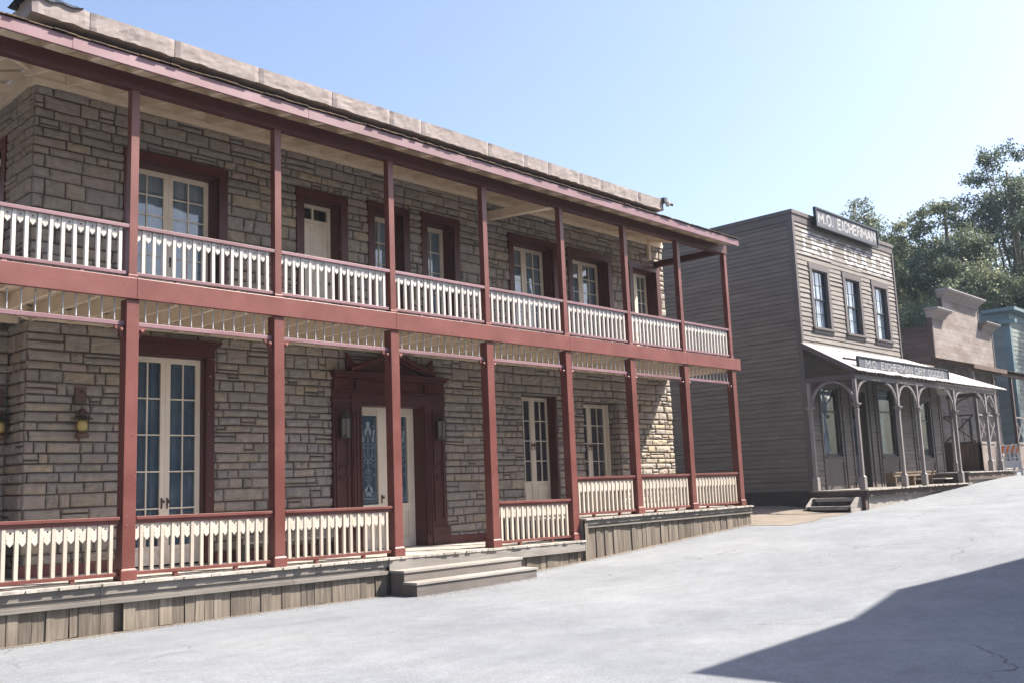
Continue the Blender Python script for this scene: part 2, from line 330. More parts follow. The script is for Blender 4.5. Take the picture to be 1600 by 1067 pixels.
# ------------------------------------------------------------------ ground
GP = [(-80, -1.9), (-20, -1.78), (5, -1.68), (11, -1.69), (13.7, -1.66), (16, -1.55), (19, -1.38), (22.9, -1.17), (27, -1.09), (30, -0.95), (33, -0.75), (36, -0.56), (40, -0.33), (44, -0.22), (50, -0.05), (60, 0.4), (80, 1.6), (120, 4)]
def lerp_prof(x, P):
    if x <= P[0][0]: return P[0][1]
    for (a, za), (b, zb) in zip(P, P[1:]):
        if x <= b: t = (x-a)/(b-a); return za+(zb-za)*t
    return P[-1][1]
def smooth_prof(x, P): return sum(lerp_prof(x+d, P) for d in (-1.0, -0.5, 0, 0.5, 1.0))/5
def ss(a, b, x): t = max(0, min(1, (x-a)/(b-a))); return t*t*(3-2*t)
def gz(x, y):
    z = smooth_prof(x, GP)
    z += 0.16*ss(-0.3, 2.0, y)*ss(22.9, 24, x)*(1-ss(29, 31, x))
    z += 0.012*noise.noise(Vector((x*0.25, y*0.25, 0)))
    return z
def gridmesh(name, xs, ys, zf, mat, kind='structure', label=None):
    me = bpy.data.meshes.new(name); nx, ny = len(xs), len(ys)
    me.from_pydata([(x, y, zf(x, y)) for y in ys for x in xs], [], [(j*nx+i, j*nx+i+1, (j+1)*nx+i+1, (j+1)*nx+i) for j in range(ny-1) for i in range(nx-1)])
    me.polygons.foreach_set('use_smooth', [True]*len(me.polygons)); me.materials.append(mat)
    o = bpy.data.objects.new(name, me); COL.objects.link(o); o['kind'] = kind
    if label: o['label'] = label
    return o
xs = list(np.arange(-60, 0, 4.0))+list(np.arange(0, 56, 0.5))+list(np.arange(56, 161, 4.0))
ys = list(np.arange(-70, -16, 3.0))+list(np.arange(-16, 4, 0.5))+list(np.arange(4, 81, 4.0))
gridmesh('road', xs, ys, gz, ASPHALT, label='sun bleached grey asphalt street sloping up to the right')
def dirt_z(x, y): return gz(x, y)+0.006
def patch(name, x0, x1, y0, y1, nx, ny, edge, mat, lift=0.006):
    """ground patch whose front edge wanders"""
    me = bpy.data.meshes.new(name); vs = []
    for j in range(ny+1):
        for i in range(nx+1):
            x = x0+(x1-x0)*i/nx; ya = edge(x); y = ya+(y1-ya)*j/ny
            vs.append((x, y, gz(x, y)+lift))
    me.from_pydata(vs, [], [(j*(nx+1)+i, j*(nx+1)+i+1, (j+1)*(nx+1)+i+1, (j+1)*(nx+1)+i) for j in range(ny) for i in range(nx)])
    me.materials.append(mat); o = bpy.data.objects.new(name, me); COL.objects.link(o); o['kind'] = 'structure'; return o
patch('dirt_ground', 22.6, 28.4, 0, 9, 140, 30, lambda x: -0.95+0.30*noise.noise(Vector((x*0.9, 3, 0)))+0.14*noise.noise(Vector((x*5.1, 1, 0)))+0.12*(x-26), DIRT)
patch('dirt_verge', 4, 22.7, 0, 0.2, 150, 2, lambda x: -0.09-0.10*abs(noise.noise(Vector((x*1.3, 7, 0))))-(0.05 if x > 13.8 else 0), DIRT, 0.005)
def hz(x, y):
    d = 0.16*max(0, x-56)+0.12*max(0, y-24)
    return gz(x, y)-0.3+min(5.5, d)+0.6*noise.noise(Vector((x*0.08, y*0.08, 2)))
gridmesh('hillside', list(np.arange(56, 181, 4.0)), list(np.arange(-60, 81, 4.0)), hz, HILL, label='dry brush hillside rising behind the buildings')
gridmesh('hillside', list(np.arange(-60, 57, 4.0)), list(np.arange(26, 101, 4.0)), hz, HILL, label='dry brush hillside rising behind the buildings')

# ------------------------------------------------------------------ rectangle cutting for walls
def cut(rect, holes):
    out = [rect]
    for (a, b, c, d) in holes:
        nxt = []
        for (x0, x1, z0, z1) in out:
            if x1 <= a or x0 >= b or z1 <= c or z0 >= d: nxt.append((x0, x1, z0, z1)); continue
            if x0 < a: nxt.append((x0, a, z0, z1))
            if x1 > b: nxt.append((b, x1, z0, z1))
            m0, m1 = max(x0, a), min(x1, b)
            if z0 < c: nxt.append((m0, m1, z0, c))
            if z1 > d: nxt.append((m0, m1, d, z1))
        out = nxt
    return out
def wv(u, z, s):  # shared slow waviness of the courses
    return 0.016*noise.noise(Vector((u*1.1, z*2.3, s)))
COURSES = []
_z = -1.62; _rs = random.Random(11)
while _z < 7.9:
    h = _rs.choice([0.13, 0.15, 0.17, 0.19, 0.22, 0.26, 0.16, 0.18]); COURSES.append((_z, _z+h)); _z += h
def stones(mb, mp, u0, u1, z0, z1, holes, seed, prot=0.035, ends=True):
    """ashlar facing; mp(u, d, z) maps wall coordinates (d outward) to design space"""
    rs = random.Random(seed); J = 0.009
    for (ca, cb) in COURSES:
        if cb < z0 or ca > z1: continue
        ca2, cb2 = max(ca, z0), min(cb, z1); h = cb-ca; u = u0-rs.uniform(0, 0.3)
        while u < u1:
            wdt = rs.choice([rs.uniform(0.14, 0.3), rs.uniform(0.3, 0.55), rs.uniform(0.4, 0.8)])
            a, b = max(u, u0), min(u+wdt, u1); u += wdt
            if u1-u < 0.12: b = u1; u = u1
            if b-a < 0.05: continue
            k = rs.random()
            if k < 0.16 and h > 0.16: zz = ca2+(cb2-ca2)*rs.choice([0.35, 0.5, 0.62]); parts = [(a, b, ca2, zz), (a, b, zz, cb2)]
            elif k < 0.20 and b-a > 0.4: uu = a+(b-a)*0.6; zz = ca2+(cb2-ca2)*0.4; parts = [(a, uu, ca2, cb2), (uu, b, ca2, zz), (uu, b, zz, cb2)]
            else: parts = [(a, b, ca2, cb2)]
            skew = rs.uniform(-0.03, 0.03) if rs.random() < 0.25 else 0
            for P in parts:
                for (a2, b2, c2, d2) in cut(P, holes):
                    if b2-a2 < 0.035 or d2-c2 < 0.03: continue
                    pr = prot+rs.uniform(-0.012, 0.016); rr = rs.random()
                    nx = max(3, min(8, int((b2-a2)/0.075))); nz = max(2, min(5, int((d2-c2)/0.05)))
                    jj = J*rs.uniform(1.0, 1.7); ch = min(0.022, (b2-a2)*0.2, (d2-c2)*0.2)
                    vs = []
                    def P3(uu, d, z): return mp(uu+wv(z, uu, seed+5)*0.4, d, z+wv(uu, z, 1))
                    # ring 0 back, ring 1 shoulder, then front grid
                    A0, B0, C0, D0 = a2+jj, b2-jj, c2+jj, d2-jj
                    sk = lambda z: skew*((z-C0)/(D0-C0)-0.5)
                    G = [(A0+ch+(B0-A0-2*ch)*i/nx, C0+ch+(D0-C0-2*ch)*j/nz) for j in range(nz+1) for i in range(nx+1)]
                    for (gu, gzz) in G:
                        e = 0.017*noise.noise(Vector((gu*8, gzz*16, seed+rr*50)))+0.010*abs(noise.noise(Vector((gu*14, gzz*26, seed+rr*20))))+rs.uniform(-0.0025, 0.0025)
                        inn = 0.006 if (A0+ch+0.01 < gu < B0-ch-0.01) and (C0+ch+0.01 < gzz < D0-ch-0.01) else 0
                        vs.append(P3(gu+sk(gzz), pr+e+inn, gzz))
                    # boundary order of the grid
                    W = nx+1
                    bd = [i for i in range(W)]+[j*W+nx for j in range(1, nz+1)]+[nz*W+i for i in range(nx-1, -1, -1)]+[j*W for j in range(nz-1, 0, -1)]
                    fs = [(j*W+i, j*W+i+1, (j+1)*W+i+1, (j+1)*W+i) for j in range(nz) for i in range(nx)]
                    nb = len(bd); k0 = len(vs)
                    for q in bd:
                        gu, gzz = G[q]
                        uu = A0 if gu <= A0+ch+1e-6 else (B0 if gu >= B0-ch-1e-6 else gu); z9 = C0 if gzz <= C0+ch+1e-6 else (D0 if gzz >= D0-ch-1e-6 else gzz)
                        vs.append(P3(uu+sk(z9)+rs.uniform(-0.003, 0.003), pr-0.018, z9+rs.uniform(-0.003, 0.003)))
                    k1 = len(vs)
                    for q in bd:
                        gu, gzz = G[q]
                        uu = A0 if gu <= A0+ch+1e-6 else (B0 if gu >= B0-ch-1e-6 else gu); z9 = C0 if gzz <= C0+ch+1e-6 else (D0 if gzz >= D0-ch-1e-6 else gzz)
                        vs.append(P3(uu+sk(z9), -0.01, z9))
                    for i in range(nb):
                        j = (i+1) % nb
                        fs.append((bd[i], k0+i, k0+j, bd[j])); fs.append((k0+i, k1+i, k1+j, k0+j))
                    mb.rnd(rr); mb.add(vs, fs)
    mb.rnd(None)
def sheet(mb, mp, u0, u1, z0, z1, holes, d=0.0):
    """backing sheet with rectangular holes"""
    xs = sorted({u0, u1, *[h for r in holes for h in r[:2] if u0 < h < u1]}); zs = sorted({z0, z1, *[h for r in holes for h in r[2:] if z0 < h < z1]})
    for i in range(len(xs)-1):
        for j in range(len(zs)-1):
            cu, cz = (xs[i]+xs[i+1])/2, (zs[j]+zs[j+1])/2
            if any(a < cu < b and c < cz < e for a, b, c, e in holes): continue
            mb.add([mp(xs[i], d, zs[j]), mp(xs[i+1], d, zs[j]), mp(xs[i+1], d, zs[j+1]), mp(xs[i], d, zs[j+1])], [(0, 1, 2, 3)])

# ================================================================== THE STONE HOTEL
H = Thing('stone_hotel', 'long two storey stone hotel with maroon double porch and white railings', 'hotel', base=(14.0, 1.1, -1.6))
WY = 2.30; XL, XR = 5.78, 23.05
PX = [3.91, 6.31, 8.71, 11.09, 13.49, 15.87, 18.17, 20.40, 22.66]
def dza(x): return -1.02-0.0095*(x-5)          # sloping lower deck
DB = -0.69; XS = 16.02                            # raised right-hand deck
def deckz(x): return dza(x) if x < XS else DB
UP = [('U1', 7.37, 8.96, 5.70, .17, 'double'), ('U2', 10.78, 11.66, 5.71, .17, 'panel'), ('U3', 12.52, 13.30, 5.77, .17, 'single'),
      ('U4', 13.98, 14.78, 5.80, .17, 'single'), ('U5', 16.73, 18.18, 5.80, .17, 'double'), ('U6', 18.92, 20.41, 5.79, .17, 'double'), ('U7', 21.54, 22.65, 5.80, .17, 'double')]
LO = [('L1', 7.42, 8.74, 2.42), ('L2', 12.05, 13.70, 1.75), ('L3', 16.86, 18.10, 2.14), ('L4', 19.13, 20.60, 2.07)]
holes = [(a, b, 3.10, c) for _, a, b, c, *_ in UP]+[(7.42, 8.74, -1.3, 2.42), (12.05, 13.70, -1.3, 1.75), (16.86, 18.10, -1.3, 2.14), (19.13, 20.60, -1.3, 2.07)]
front = lambda u, d, z: (u, WY-d, z)
mb = MB(); stones(mb, front, XL-0.02, XR+0.02, -1.3, 7.60, holes, 3)
sideL = lambda u, d, z: (XL-d, u, z)
sideR = lambda u, d, z: (XR+d, u, z)
stones(mb, sideL, WY+0.02, 9.0, -1.3, 7.6, [(3.37, 4.6, 3.1, 6.02)], 21); stones(mb, sideR, WY+0.02, 9.0, -1.3, 7.6, [], 22)
# lower left wing set back under the side porch
stones(mb, lambda u, d, z: (u, 2.96-d, z), 0.5, XL-0.03, -1.3, 2.75, [], 23)
# stone reveals of the deep lower window
stones(mb, lambda u, d, z: (20.60-d, u, z), WY+0.0, 2.72, -0.69, 2.05, [], 24, prot=0.02)
stones(mb, lambda u, d, z: (16.86+d, u, z), WY+0.0, 2.55, -0.69, 2.12, [], 25, prot=0.02)
wall = mb.build('wall', STONE, H)
mb = MB(); sheet(mb, front, XL, XR, -1.6, 7.6, holes); sheet(mb, sideL, WY, 9.0, -1.6, 7.6, [(3.37, 4.6, 3.1, 6.02)]); sheet(mb, sideR, WY, 9.0, -1.6, 7.6, [])
sheet(mb, lambda u, d, z: (u, 2.96, z), 0.5, XL, -1.6, 2.8, [])
for a, b, c, e in holes:   # reveals
    dp = 0.75
    mb.box(a-0.03, a, WY+0.004, WY+dp, c, e); mb.box(b, b+0.03, WY+0.004, WY+dp, c, e); mb.box(a-0.03, b+0.03, WY+0.004, WY+dp, e, e+0.03)
mb.box(XL+0.02, XR-0.02, 8.9, 9.0, -1.6, 7.6)
mb.build('mortar', MORTAR, H)
mb = MB(); mb.box(XL+0.3, XR-0.3, WY+1.1, WY+1.15, -1.5, 7.2); mb.box(XL+0.3, XR-0.3, WY+0.8, 8.5, 2.95, 3.05); mb.box(XL+.25, XR-.2, WY+.76, 8.8, 7.45, 7.55); mb.box(XL+.7, XL+.75, WY+.8, 5.2, 3.0, 7.4); mb.box(XL+.2, XL+.7, 5.1, 5.2, 3.0, 7.4); mb.build('interior_partition', DARKROOM, H)
mb = MB(); rs = random.Random(77)     # grit and crumbs swept against the skirt
for k in range(2200):
    x = rs.uniform(3.5, 23.2); y = -0.04-abs(rs.gauss(0, .13)); 
    if 10.7 < x < 13.8: y -= .74
    q = rs.uniform(.004, .014); z = gz(x, y)+q*.4
    a = rs.uniform(0, 6.28); c_, s_ = math.cos(a)*q, math.sin(a)*q
    mb.rnd(rs.random()).add([(x+c_, y+s_, z-q*.4), (x-s_, y+c_, z-q*.4), (x-c_, y-s_, z-q*.4), (x+s_, y-c_, z-q*.4), (x, y, z+q*.5)], [(0, 1, 2, 3), (0, 1, 4), (1, 2, 4), (2, 3, 4), (3, 0, 4)])
mb.build('gravel', SKIRT, None, kind='stuff')
# parapet coping of long rock-faced blocks
mb = MB(); x = XL-0.16; rs = random.Random(5)
cuts = [XL-0.16, 6.55]
while cuts[-1] < XR-0.5: cuts.append(cuts[-1]+rs.choice([0.9, 1.25, 1.7, 2.1, 1.5]))
cuts[-1] = XR+0.14
def rockblock(mb, x0, x1, y0, y1, z0, z1, s):
    nx = max(3, int((x1-x0)/0.09)); nz = 5; ny = 3; j = 0.006
    def nf(i, n): return 0 if i in (0, n) else 1
    vs = []; 
    # front face + top + bottom as one wrapped strip around the x axis, closed by end caps
    ring = [(y0, z0+(z1-z0)*k/nz) for k in range(nz+1)]+[(y0+(y1-y0)*k/ny, z1) for k in range(1, ny+1)]+[(y1, z1-(z1-z0)*k/2) for k in range(1, 3)]+[(y1-(y1-y0)*k/ny, z0) for k in range(1, ny)]
    n = len(ring)
    for i in range(nx+1):
        xx = x0+j+(x1-x0-2*j)*i/nx
        for (yy, zz) in ring:
            k = noise.noise(Vector((xx*3, zz*6, yy*5+s)))*0.012+noise.noise(Vector((xx*14, zz*18, s)))*0.010
            dy = -k if yy == y0 else 0; e = 0.02 if (i in (0, nx) and yy == y0) else 0
            dz = (noise.noise(Vector((xx*4, yy*4, s+9)))*0.004 if zz == z1 else noise.noise(Vector((xx*6, yy*4, 9)))*0.016) if zz in (z0, z1) else 0
            if zz == z0: dz *= 1.6
            vs.append((xx, yy+dy+e, zz+dz))
    fs = [(i*n+k, (i+1)*n+k, (i+1)*n+(k+1)%n, i*n+(k+1)%n) for i in range(nx) for k in range(n)]
    fs += [tuple(range(n)), tuple(nx*n+k for k in range(n))[::-1]]
    mb.add(vs, fs)
for a, b in zip(cuts, cuts[1:]): rockblock(mb, a, b, WY-0.13, WY+0.42, 7.70, 8.01, a)
for k in range(4):
    y0 = WY+0.42+k*1.6; vs0 = len(mb.v); rockblock(mb, y0, y0+1.6, 0, 0.4, 7.70, 8.01, k+50)
    mb.v[vs0:] = [(XL-0.13+(yy), xx, zz) for xx, yy, zz in mb.v[vs0:]]
    vs0 = len(mb.v); rockblock(mb, y0, y0+1.6, 0, 0.4, 7.70, 8.01, k+60)
    mb.v[vs0:] = [(XR+0.13-(yy), xx, zz) for xx, yy, zz in mb.v[vs0:]]
mb.build('parapet_coping', COPING, H)
def tarp_mesh(x0, x1, y0, y1, z, drop, seed):
    mb = MB(); nx, ny = 14, 10; vs = []
    for j in range(ny+1):
        for i in range(nx+1):
            x = x0+(x1-x0)*i/nx; y = y0+(y1-y0)*j/ny
            e = min(i, nx-i, j, ny-j)
            zz = z+0.05+0.05*noise.noise(Vector((x*6, y*6, seed)))-(drop*(1+0.6*noise.noise(Vector((x*5, y*5, seed+3)))) if e == 0 else (drop*0.25 if e == 1 else 0))
            vs.append((x, y, zz))
    mb.add(vs, [(j*(nx+1)+i, j*(nx+1)+i+1, (j+1)*(nx+1)+i+1, (j+1)*(nx+1)+i) for j in range(ny) for i in range(nx)])
    return mb
o = tarp_mesh(XL-0.30, 6.42, WY-0.17, WY+0.6, 8.03, 0.10, 1).build('roof_membrane', TARP, H)
# roof of the porch: sheathing, shingles, fascia, beam, rafters, wall plate
EY = -0.40; ZE = 6.22; ZW = 6.93; EX = 22.66; EX0 = 3.46
sl_ = (ZW-ZE)/(WY-EY)
def rz(y): return ZE+(y-EY)*sl_
mb = MB()
mb.hexa([(EX0, EY+0.02, rz(EY)-0.03), (EX, EY+0.02, rz(EY)-0.03), (XR+0.1, WY, ZW-0.03), (XL-0.1, WY, ZW-0.03), (EX0, EY+0.02, rz(EY)), (EX, EY+0.02, rz(EY)), (XR+0.1, WY, ZW), (XL-0.1, WY, ZW)])
mb.hexa([(EX0, EY+0.02, rz(EY)-0.035), (XL-0.1, WY, ZW-0.035), (XL-0.1, 9, ZW-0.035), (EX0, 9, rz(EY)-0.035), (EX0, EY+0.02, rz(EY)-0.005), (XL-0.1, WY, ZW-0.005), (XL-0.1, 9, ZW-0.005), (EX0, 9, rz(EY)-0.005)])
mb.build('porch_ceiling', BEIGE, H)
mb = MB(); rs = random.Random(9); ncr = 11
for c in range(ncr):
    ya = EY-0.05+c*0.25; yb = ya+0.33; x = EX0-0.04
    while x < EX+0.02+0.0*c:
        wd = rs.uniform(0.10, 0.22); za = rz(ya)+0.018+rs.uniform(0, 0.010); zb = rz(yb)+0.006
        ja = rs.uniform(-0.018, 0.018); x1 = min(x+wd-0.006, EX+0.04)
        mb.hexa([(x, ya+ja, za), (x1, ya+ja, za), (x1, yb, zb), (x, yb, zb), (x, ya+ja, za+0.016), (x1, ya+ja, za+0.016), (x1, yb, zb+0.012), (x, yb, zb+0.012)]); x += wd
mb.build('roof_shingles', SHINGLE, H)
mb = MB(); jn = [EX0, 5.2, 9.0, 12.7, 16.4, 20.2, EX]
for a, b in zip(jn, jn[1:]): mb.box(a+0.001, b-0.001, EY-0.02, EY+0.02, 6.045, 6.215)
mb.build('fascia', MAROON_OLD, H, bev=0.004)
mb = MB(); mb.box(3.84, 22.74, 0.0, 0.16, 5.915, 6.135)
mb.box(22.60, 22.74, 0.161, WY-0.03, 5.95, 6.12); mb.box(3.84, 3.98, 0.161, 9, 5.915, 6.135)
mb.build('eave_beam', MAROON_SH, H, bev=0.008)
mb = MB(); x = 3.75
while x < 22.6:
    mb.hexa([(x-.025, EY+0.02, rz(EY)-0.165), (x+.025, EY+0.02, rz(EY)-0.165), (x+.025, WY, ZW-0.27), (x-.025, WY, ZW-0.27), (x-.025, EY+0.02, rz(EY)-0.04), (x+.025, EY+0.02, rz(EY)-0.04), (x+.025, WY, ZW-0.04), (x-.025, WY, ZW-0.04)])
    x += 0.62
mb.beam((3.5, -0.36, 6.12), (XL, WY, 6.82), 0.06, 0.16)
for k in range(9): y = 2.0+k*0.62; mb.beam((3.5, y, 6.12), (XL, y, 6.82), 0.05, 0.13)
mb.box(XL-0.085, XR, WY-0.085, WY-0.001, 6.57, 6.67); mb.box(XL-0.085, XL-0.001, WY, 9, 6.57, 6.67)
mb.box(XL-0.06, XR, WY-0.062, WY-0.05, 6.671, 6.93); mb.box(XL-0.062, XL-0.05, WY, 9, 6.671, 6.93)
mb.beam((15.65, 0.1, 5.99), (15.97, WY, 6.26), 0.16, 0.19)
mb.box(22.30, 22.38, WY-0.12, WY-0.04, 6.12, 6.62)
mb.build('rafter', BEIGE, H); 
# balcony floor, band beam, joists
mb = MB(); jn = [3.75, 6.35, 11.1, 15.9, 20.4, 22.97]
for a, b in zip(jn, jn[1:]): mb.box(a+0.001, b-0.001, -0.035, 0.03, 2.815, 3.115)
mb.box(22.91, 22.97, 0.031, WY-0.03, 2.815, 3.115); mb.box(3.75, 3.81, 0.031, 9, 2.815, 3.115)
mb.build('band_beam', MAROON, H, bev=0.006)
mb = MB(); x = 3.82
while x < 22.9: mb.box(x, min(x+0.135, 22.9), 0.034, WY-0.01, 3.075, 3.11); x += 0.14
mb.box(3.82, XL-0.05, WY, 9, 3.075, 3.11)
mb.build('balcony_floor', DECK, H)
mb = MB(); x = 4.05
while x < 22.8: mb.box(x, x+0.05, 0.035, WY-0.03, 2.79, 3.0); x += 0.58
mb.box(3.82, 22.9, 0.034, WY-0.01, 3.03, 3.072)
mb.box(XL, 22.9, WY-0.06, WY-0.028, 2.80, 3.0)
mb.beam((3.85, 0.1, 2.9), (XL, WY, 2.9), 0.06, 0.2)
for k in range(9): mb.box(3.82, XL-0.03, WY+0.3+k*0.6, WY+0.35+k*0.6, 2.79, 3.0)
mb.box(3.82, XL-0.03, WY, 9, 3.03, 3.072)
mb.build('floor_joist', BEIGE, H)
# posts
def post_mesh(name, wd, z0, z1, plinth):
    mb = MB(); h = wd/2; mb.box(-h, h, 0, wd, z0, z1)
    if plinth:
        p = h+0.022; mb.box(-p, p, -0.022, wd+0.022, z0+0.001, z0+0.135); mb.hexa([(-p, -0.022, z0+.135), (p, -0.022, z0+.135), (p, wd+.022, z0+.135), (-p, wd+.022, z0+.135), (-h-.001, -.001, z0+.16), (h+.001, -.001, z0+.16), (h+.001, wd+.001, z0+.16), (-h-.001, wd+.001, z0+.16)])
        rs = random.Random(int(z0*100))
        for k in range(5): mb.lathe((rs.uniform(-h*.6, h*.6), -0.004, 0), [(0.0001, 0), (0.008, 0.004), (0.0001, 0.012)], 6) if False else None
    return mb
for i, x in enumerate(PX):
    z0 = deckz(x); mb = post_mesh('post', 0.185, z0, 2.81, True); mb.v = [(a+x, b, c) for a, b, c in mb.v]
    o = mb.build('lower_post', MAROON, H, bev=0.006)
    mb = MB(); rs = random.Random(i+31)      # bolt heads on the front face
    for k in range(6 if i in (3, 4) else 3):
        zz = rs.uniform(z0+0.5, 2.4); xx = x+rs.uniform(-0.06, 0.06)
        mb.lathe((0, 0, 0), [(0.011, 0), (0.009, 0.006), (0.0002, 0.009)], 8); n8 = 24
        mb.v[-24:] = [(xx+a, -0.0005-c, zz+b) for a, b, c in mb.v[-24:]]
    subdesign(mb, 'bolt', MAROON_OLD, o, H)
    mb = MB(); mb.box(x-0.062, x+0.062, 0.02, 0.145, 3.112, 5.914); mb.box(x-0.075, x+0.075, 0.008, 0.157, 3.113, 3.17)
    mb.build('upper_post', MAROON, H, bev=0.006)
# baluster railings
def circle_plate(mb, w, z0, z1, r, cz, y0, y1, low):
    """plate with a real round hole; `low` = outline of the lower ornament"""
    n = 16; ou = []; inn = []
    for k in range(n):
        t = 2*math.pi*k/n+math.pi/n*0; cx_, sz_ = math.cos(t), math.sin(t)
        s = min((w/2)/abs(cx_) if abs(cx_) > 1e-6 else 1e9, ((z1-cz) if sz_ > 0 else (cz-z0))/abs(sz_) if abs(sz_) > 1e-6 else 1e9)
        ou.append((cx_*s, cz+sz_*s)); inn.append((cx_*r, cz+sz_*r))
    # corners snapped
    vs = [(a, y0, b) for a, b in ou]+[(a, y0, b) for a, b in inn]+[(a, y1, b) for a, b in ou]+[(a, y1, b) for a, b in inn]; fs = []
    for k in range(n):
        j = (k+1) % n
        fs += [(k, j, n+j, n+k), (2*n+k, 3*n+k, 3*n+j, 2*n+j), (n+k, n+j, 3*n+j, 3*n+k), (k, 2*n+k, 2*n+j, j)]
    mb.add(vs, fs)
    mb.prism(low, y0, y1)
def heart(w, zt, h):
    p = []
    for k in range(20):
        t = 2*math.pi*k/20; x = 16*math.sin(t)**3; y = 13*math.cos(t)-5*math.cos(2*t)-2*math.cos(3*t)-math.cos(4*t)
        p.append((x/32*w, zt-h+(y+17)/29*h))
    return p
def spade(w, zt, h):
    a = w/2
    return [(-a, zt), (-a, zt-0.022), (-a*0.82, zt-0.026), (-a*0.78, zt-0.040), (-a*0.95, zt-0.052), (-a*0.86, zt-h*0.62), (0, zt-h), (a*0.86, zt-h*0.62), (a*0.95, zt-0.052), (a*0.78, zt-0.040), (a*0.82, zt-0.026), (a, zt-0.022), (a, zt)]
BAL = {}
def railing(x0, x1, zt, zb, zd, upper, individual, z1=None):
    """zt top of rail, zb top of the bottom rail, zd deck; rails may fall by z1 across the bay"""
    yc = 0.085; dz = (z1 or 0)
    def sl(x): return dz*(x-x0)/(x1-x0)
    mb = MB()
    def bar(y0, y1, za, zb_):
        mb.hexa([(x0, y0, za), (x1, y0, za+dz), (x1, y1, za+dz), (x0, y1, za), (x0, y0, zb_), (x1, y0, zb_+dz), (x1, y1, zb_+dz), (x0, y1, zb_)])
    if upper: bar(yc-0.06, yc+0.06, zt-0.052, zt)
    else:
        bar(yc-0.062, yc+0.062, zt-0.045, zt); bar(yc-0.035, yc+0.035, zt-0.098, zt-0.0455)
    bar(yc-0.04, yc+0.04, zb-0.048, zb)
    for fx in (0.28, 0.72):
        xx = x0+(x1-x0)*fx; mb.box(xx-0.03, xx+0.03, yc-0.03, yc+0.03, zd+sl(xx)*0+0.001, zb-0.046+sl(xx)+(-0.0))
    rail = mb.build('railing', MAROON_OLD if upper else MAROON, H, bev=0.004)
    top = zt-(0.052 if upper else 0.098); key = (upper, round(top-zb, 2)); n = 14; pitch = (x1-x0)/(n+0.35)
    bw = 0.0235; loc = []
    for k in range(n): loc.append(x0+pitch*(k+0.68))
    hl = top-zb-0.002
    if individual and key not in BAL:
        m2 = MB(); m2.rnd(0.5).box(-bw, bw, -bw, bw, 0, hl); BAL[key] = m2.build('baluster', RAILWHITE if upper else RAILCREAM, None); BAL[key]['_src'] = 1
    src = BAL.get(key)
    if individual:
        for x in loc:
            o = src if '_src' in src else None
            L = Vector((x+random.uniform(-.004, .004), yc+random.uniform(-.003, .003), zb+0.001+sl(x)))-H.base
            if o is not None: del src['_src']; o.parent = rail; o.location = L
            else: inst(src, rail, L).rotation_euler = (random.uniform(-.006, .006), random.uniform(-.008, .008), random.uniform(-.06, .06))
    else:
        m2 = MB()
        for x in loc: m2.box(x-bw, x+bw, yc-bw, yc+bw, zb+0.001+sl(x), zb+sl(x)+hl)
        m2.build('baluster_row', RAILWHITE if upper else RAILCREAM, H, kind='stuff')
    m3 = MB(); wv_ = pitch-2*bw-0.004
    for k in range(-1, n):
        x = (loc[k]+pitch/2) if k >= 0 else loc[0]-pitch/2
        if x+wv_/2 > x1+0.01: continue
        s0 = len(m3.v); t0 = top-0.001+sl(x)
        if upper: circle_plate(m3, wv_, t0-0.095, t0, 0.015, t0-0.05, yc-0.011, yc+0.011, heart(wv_*0.74, t0-0.090, 0.085))
        else: circle_plate(m3, wv_, t0-0.098, t0, 0.015, t0-0.055, yc-0.011, yc+0.011, spade(wv_, t0-0.099, 0.125))
        m3.v[s0:] = [(a+x, b, c) for a, b, c in m3.v[s0:]]
    subdesign(m3, 'heart_panel', RAILWHITE if upper else RAILCREAM, rail, H)
    return rail
for i in range(8):
    railing(PX[i]+0.063, PX[i+1]-0.063, 3.895, 3.215, 3.11, True, i < 4)
for i in range(8):
    if i == 3: continue                                  # the entrance bay is open
    xa, xb = PX[i]+0.115, PX[i+1]-0.115
    if i < 5:
        za, zb = dza(xa), dza(xb)
        railing(xa, xb, za+0.85, za+0.112, za, False, i in (0, 1, 2), z1=zb-za)
    else: railing(xa, xb, DB+0.855, DB+0.112, DB, False, False)
# spindle frieze under the band
SP = None
for i in range(8):
    xa, xb = PX[i]+0.0935, PX[i+1]-0.0935; mb = MB(); mb.box(xa, xb, 0.065, 0.115, 2.445, 2.505)
    fr = mb.build('frieze_rail', MAROON_OLD, H, bev=0.004)
    n = 12; pt = (xb-xa)/(n+0.5)
    for k in range(n):
        x = xa+pt*(k+0.75)
        if SP is None:
            m2 = MB(); m2.lathe((0, 0, 0), [(0.014, 0), (0.015, 0.03), (0.009, 0.05), (0.013, 0.09), (0.010, 0.15), (0.013, 0.21), (0.008, 0.26), (0.013, 0.28), (0.013, 0.312)], 8)
            SP = m2.build('spindle', STEEL, fr, smooth=True, at=Vector((x, 0.09, 2.505))-H.base)
        else: inst(SP, fr, Vector((x, 0.09, 2.505))-H.base)
    mb = MB()                                             # brackets with a ball at each post
    for (xp, sg) in ((xa, 1), (xb, -1)):
        mb = MB()
        pr = [(xp+sg*a, b) for a, b in ((0.001, 2.44), (0.14, 2.44), (0.13, 2.40), (0.075, 2.37), (0.045, 2.30), (0.001, 2.25))]
        mb.prism(pr, 0.07, 0.11)
        mb.lathe((xp+sg*0.055, 0.045, 2.375), [(0.034*math.sin(math.pi*k/8)+1e-4, -0.034*math.cos(math.pi*k/8)) for k in range(9)], 12)
        subdesign(mb, 'bracket', MAROON, fr, H)
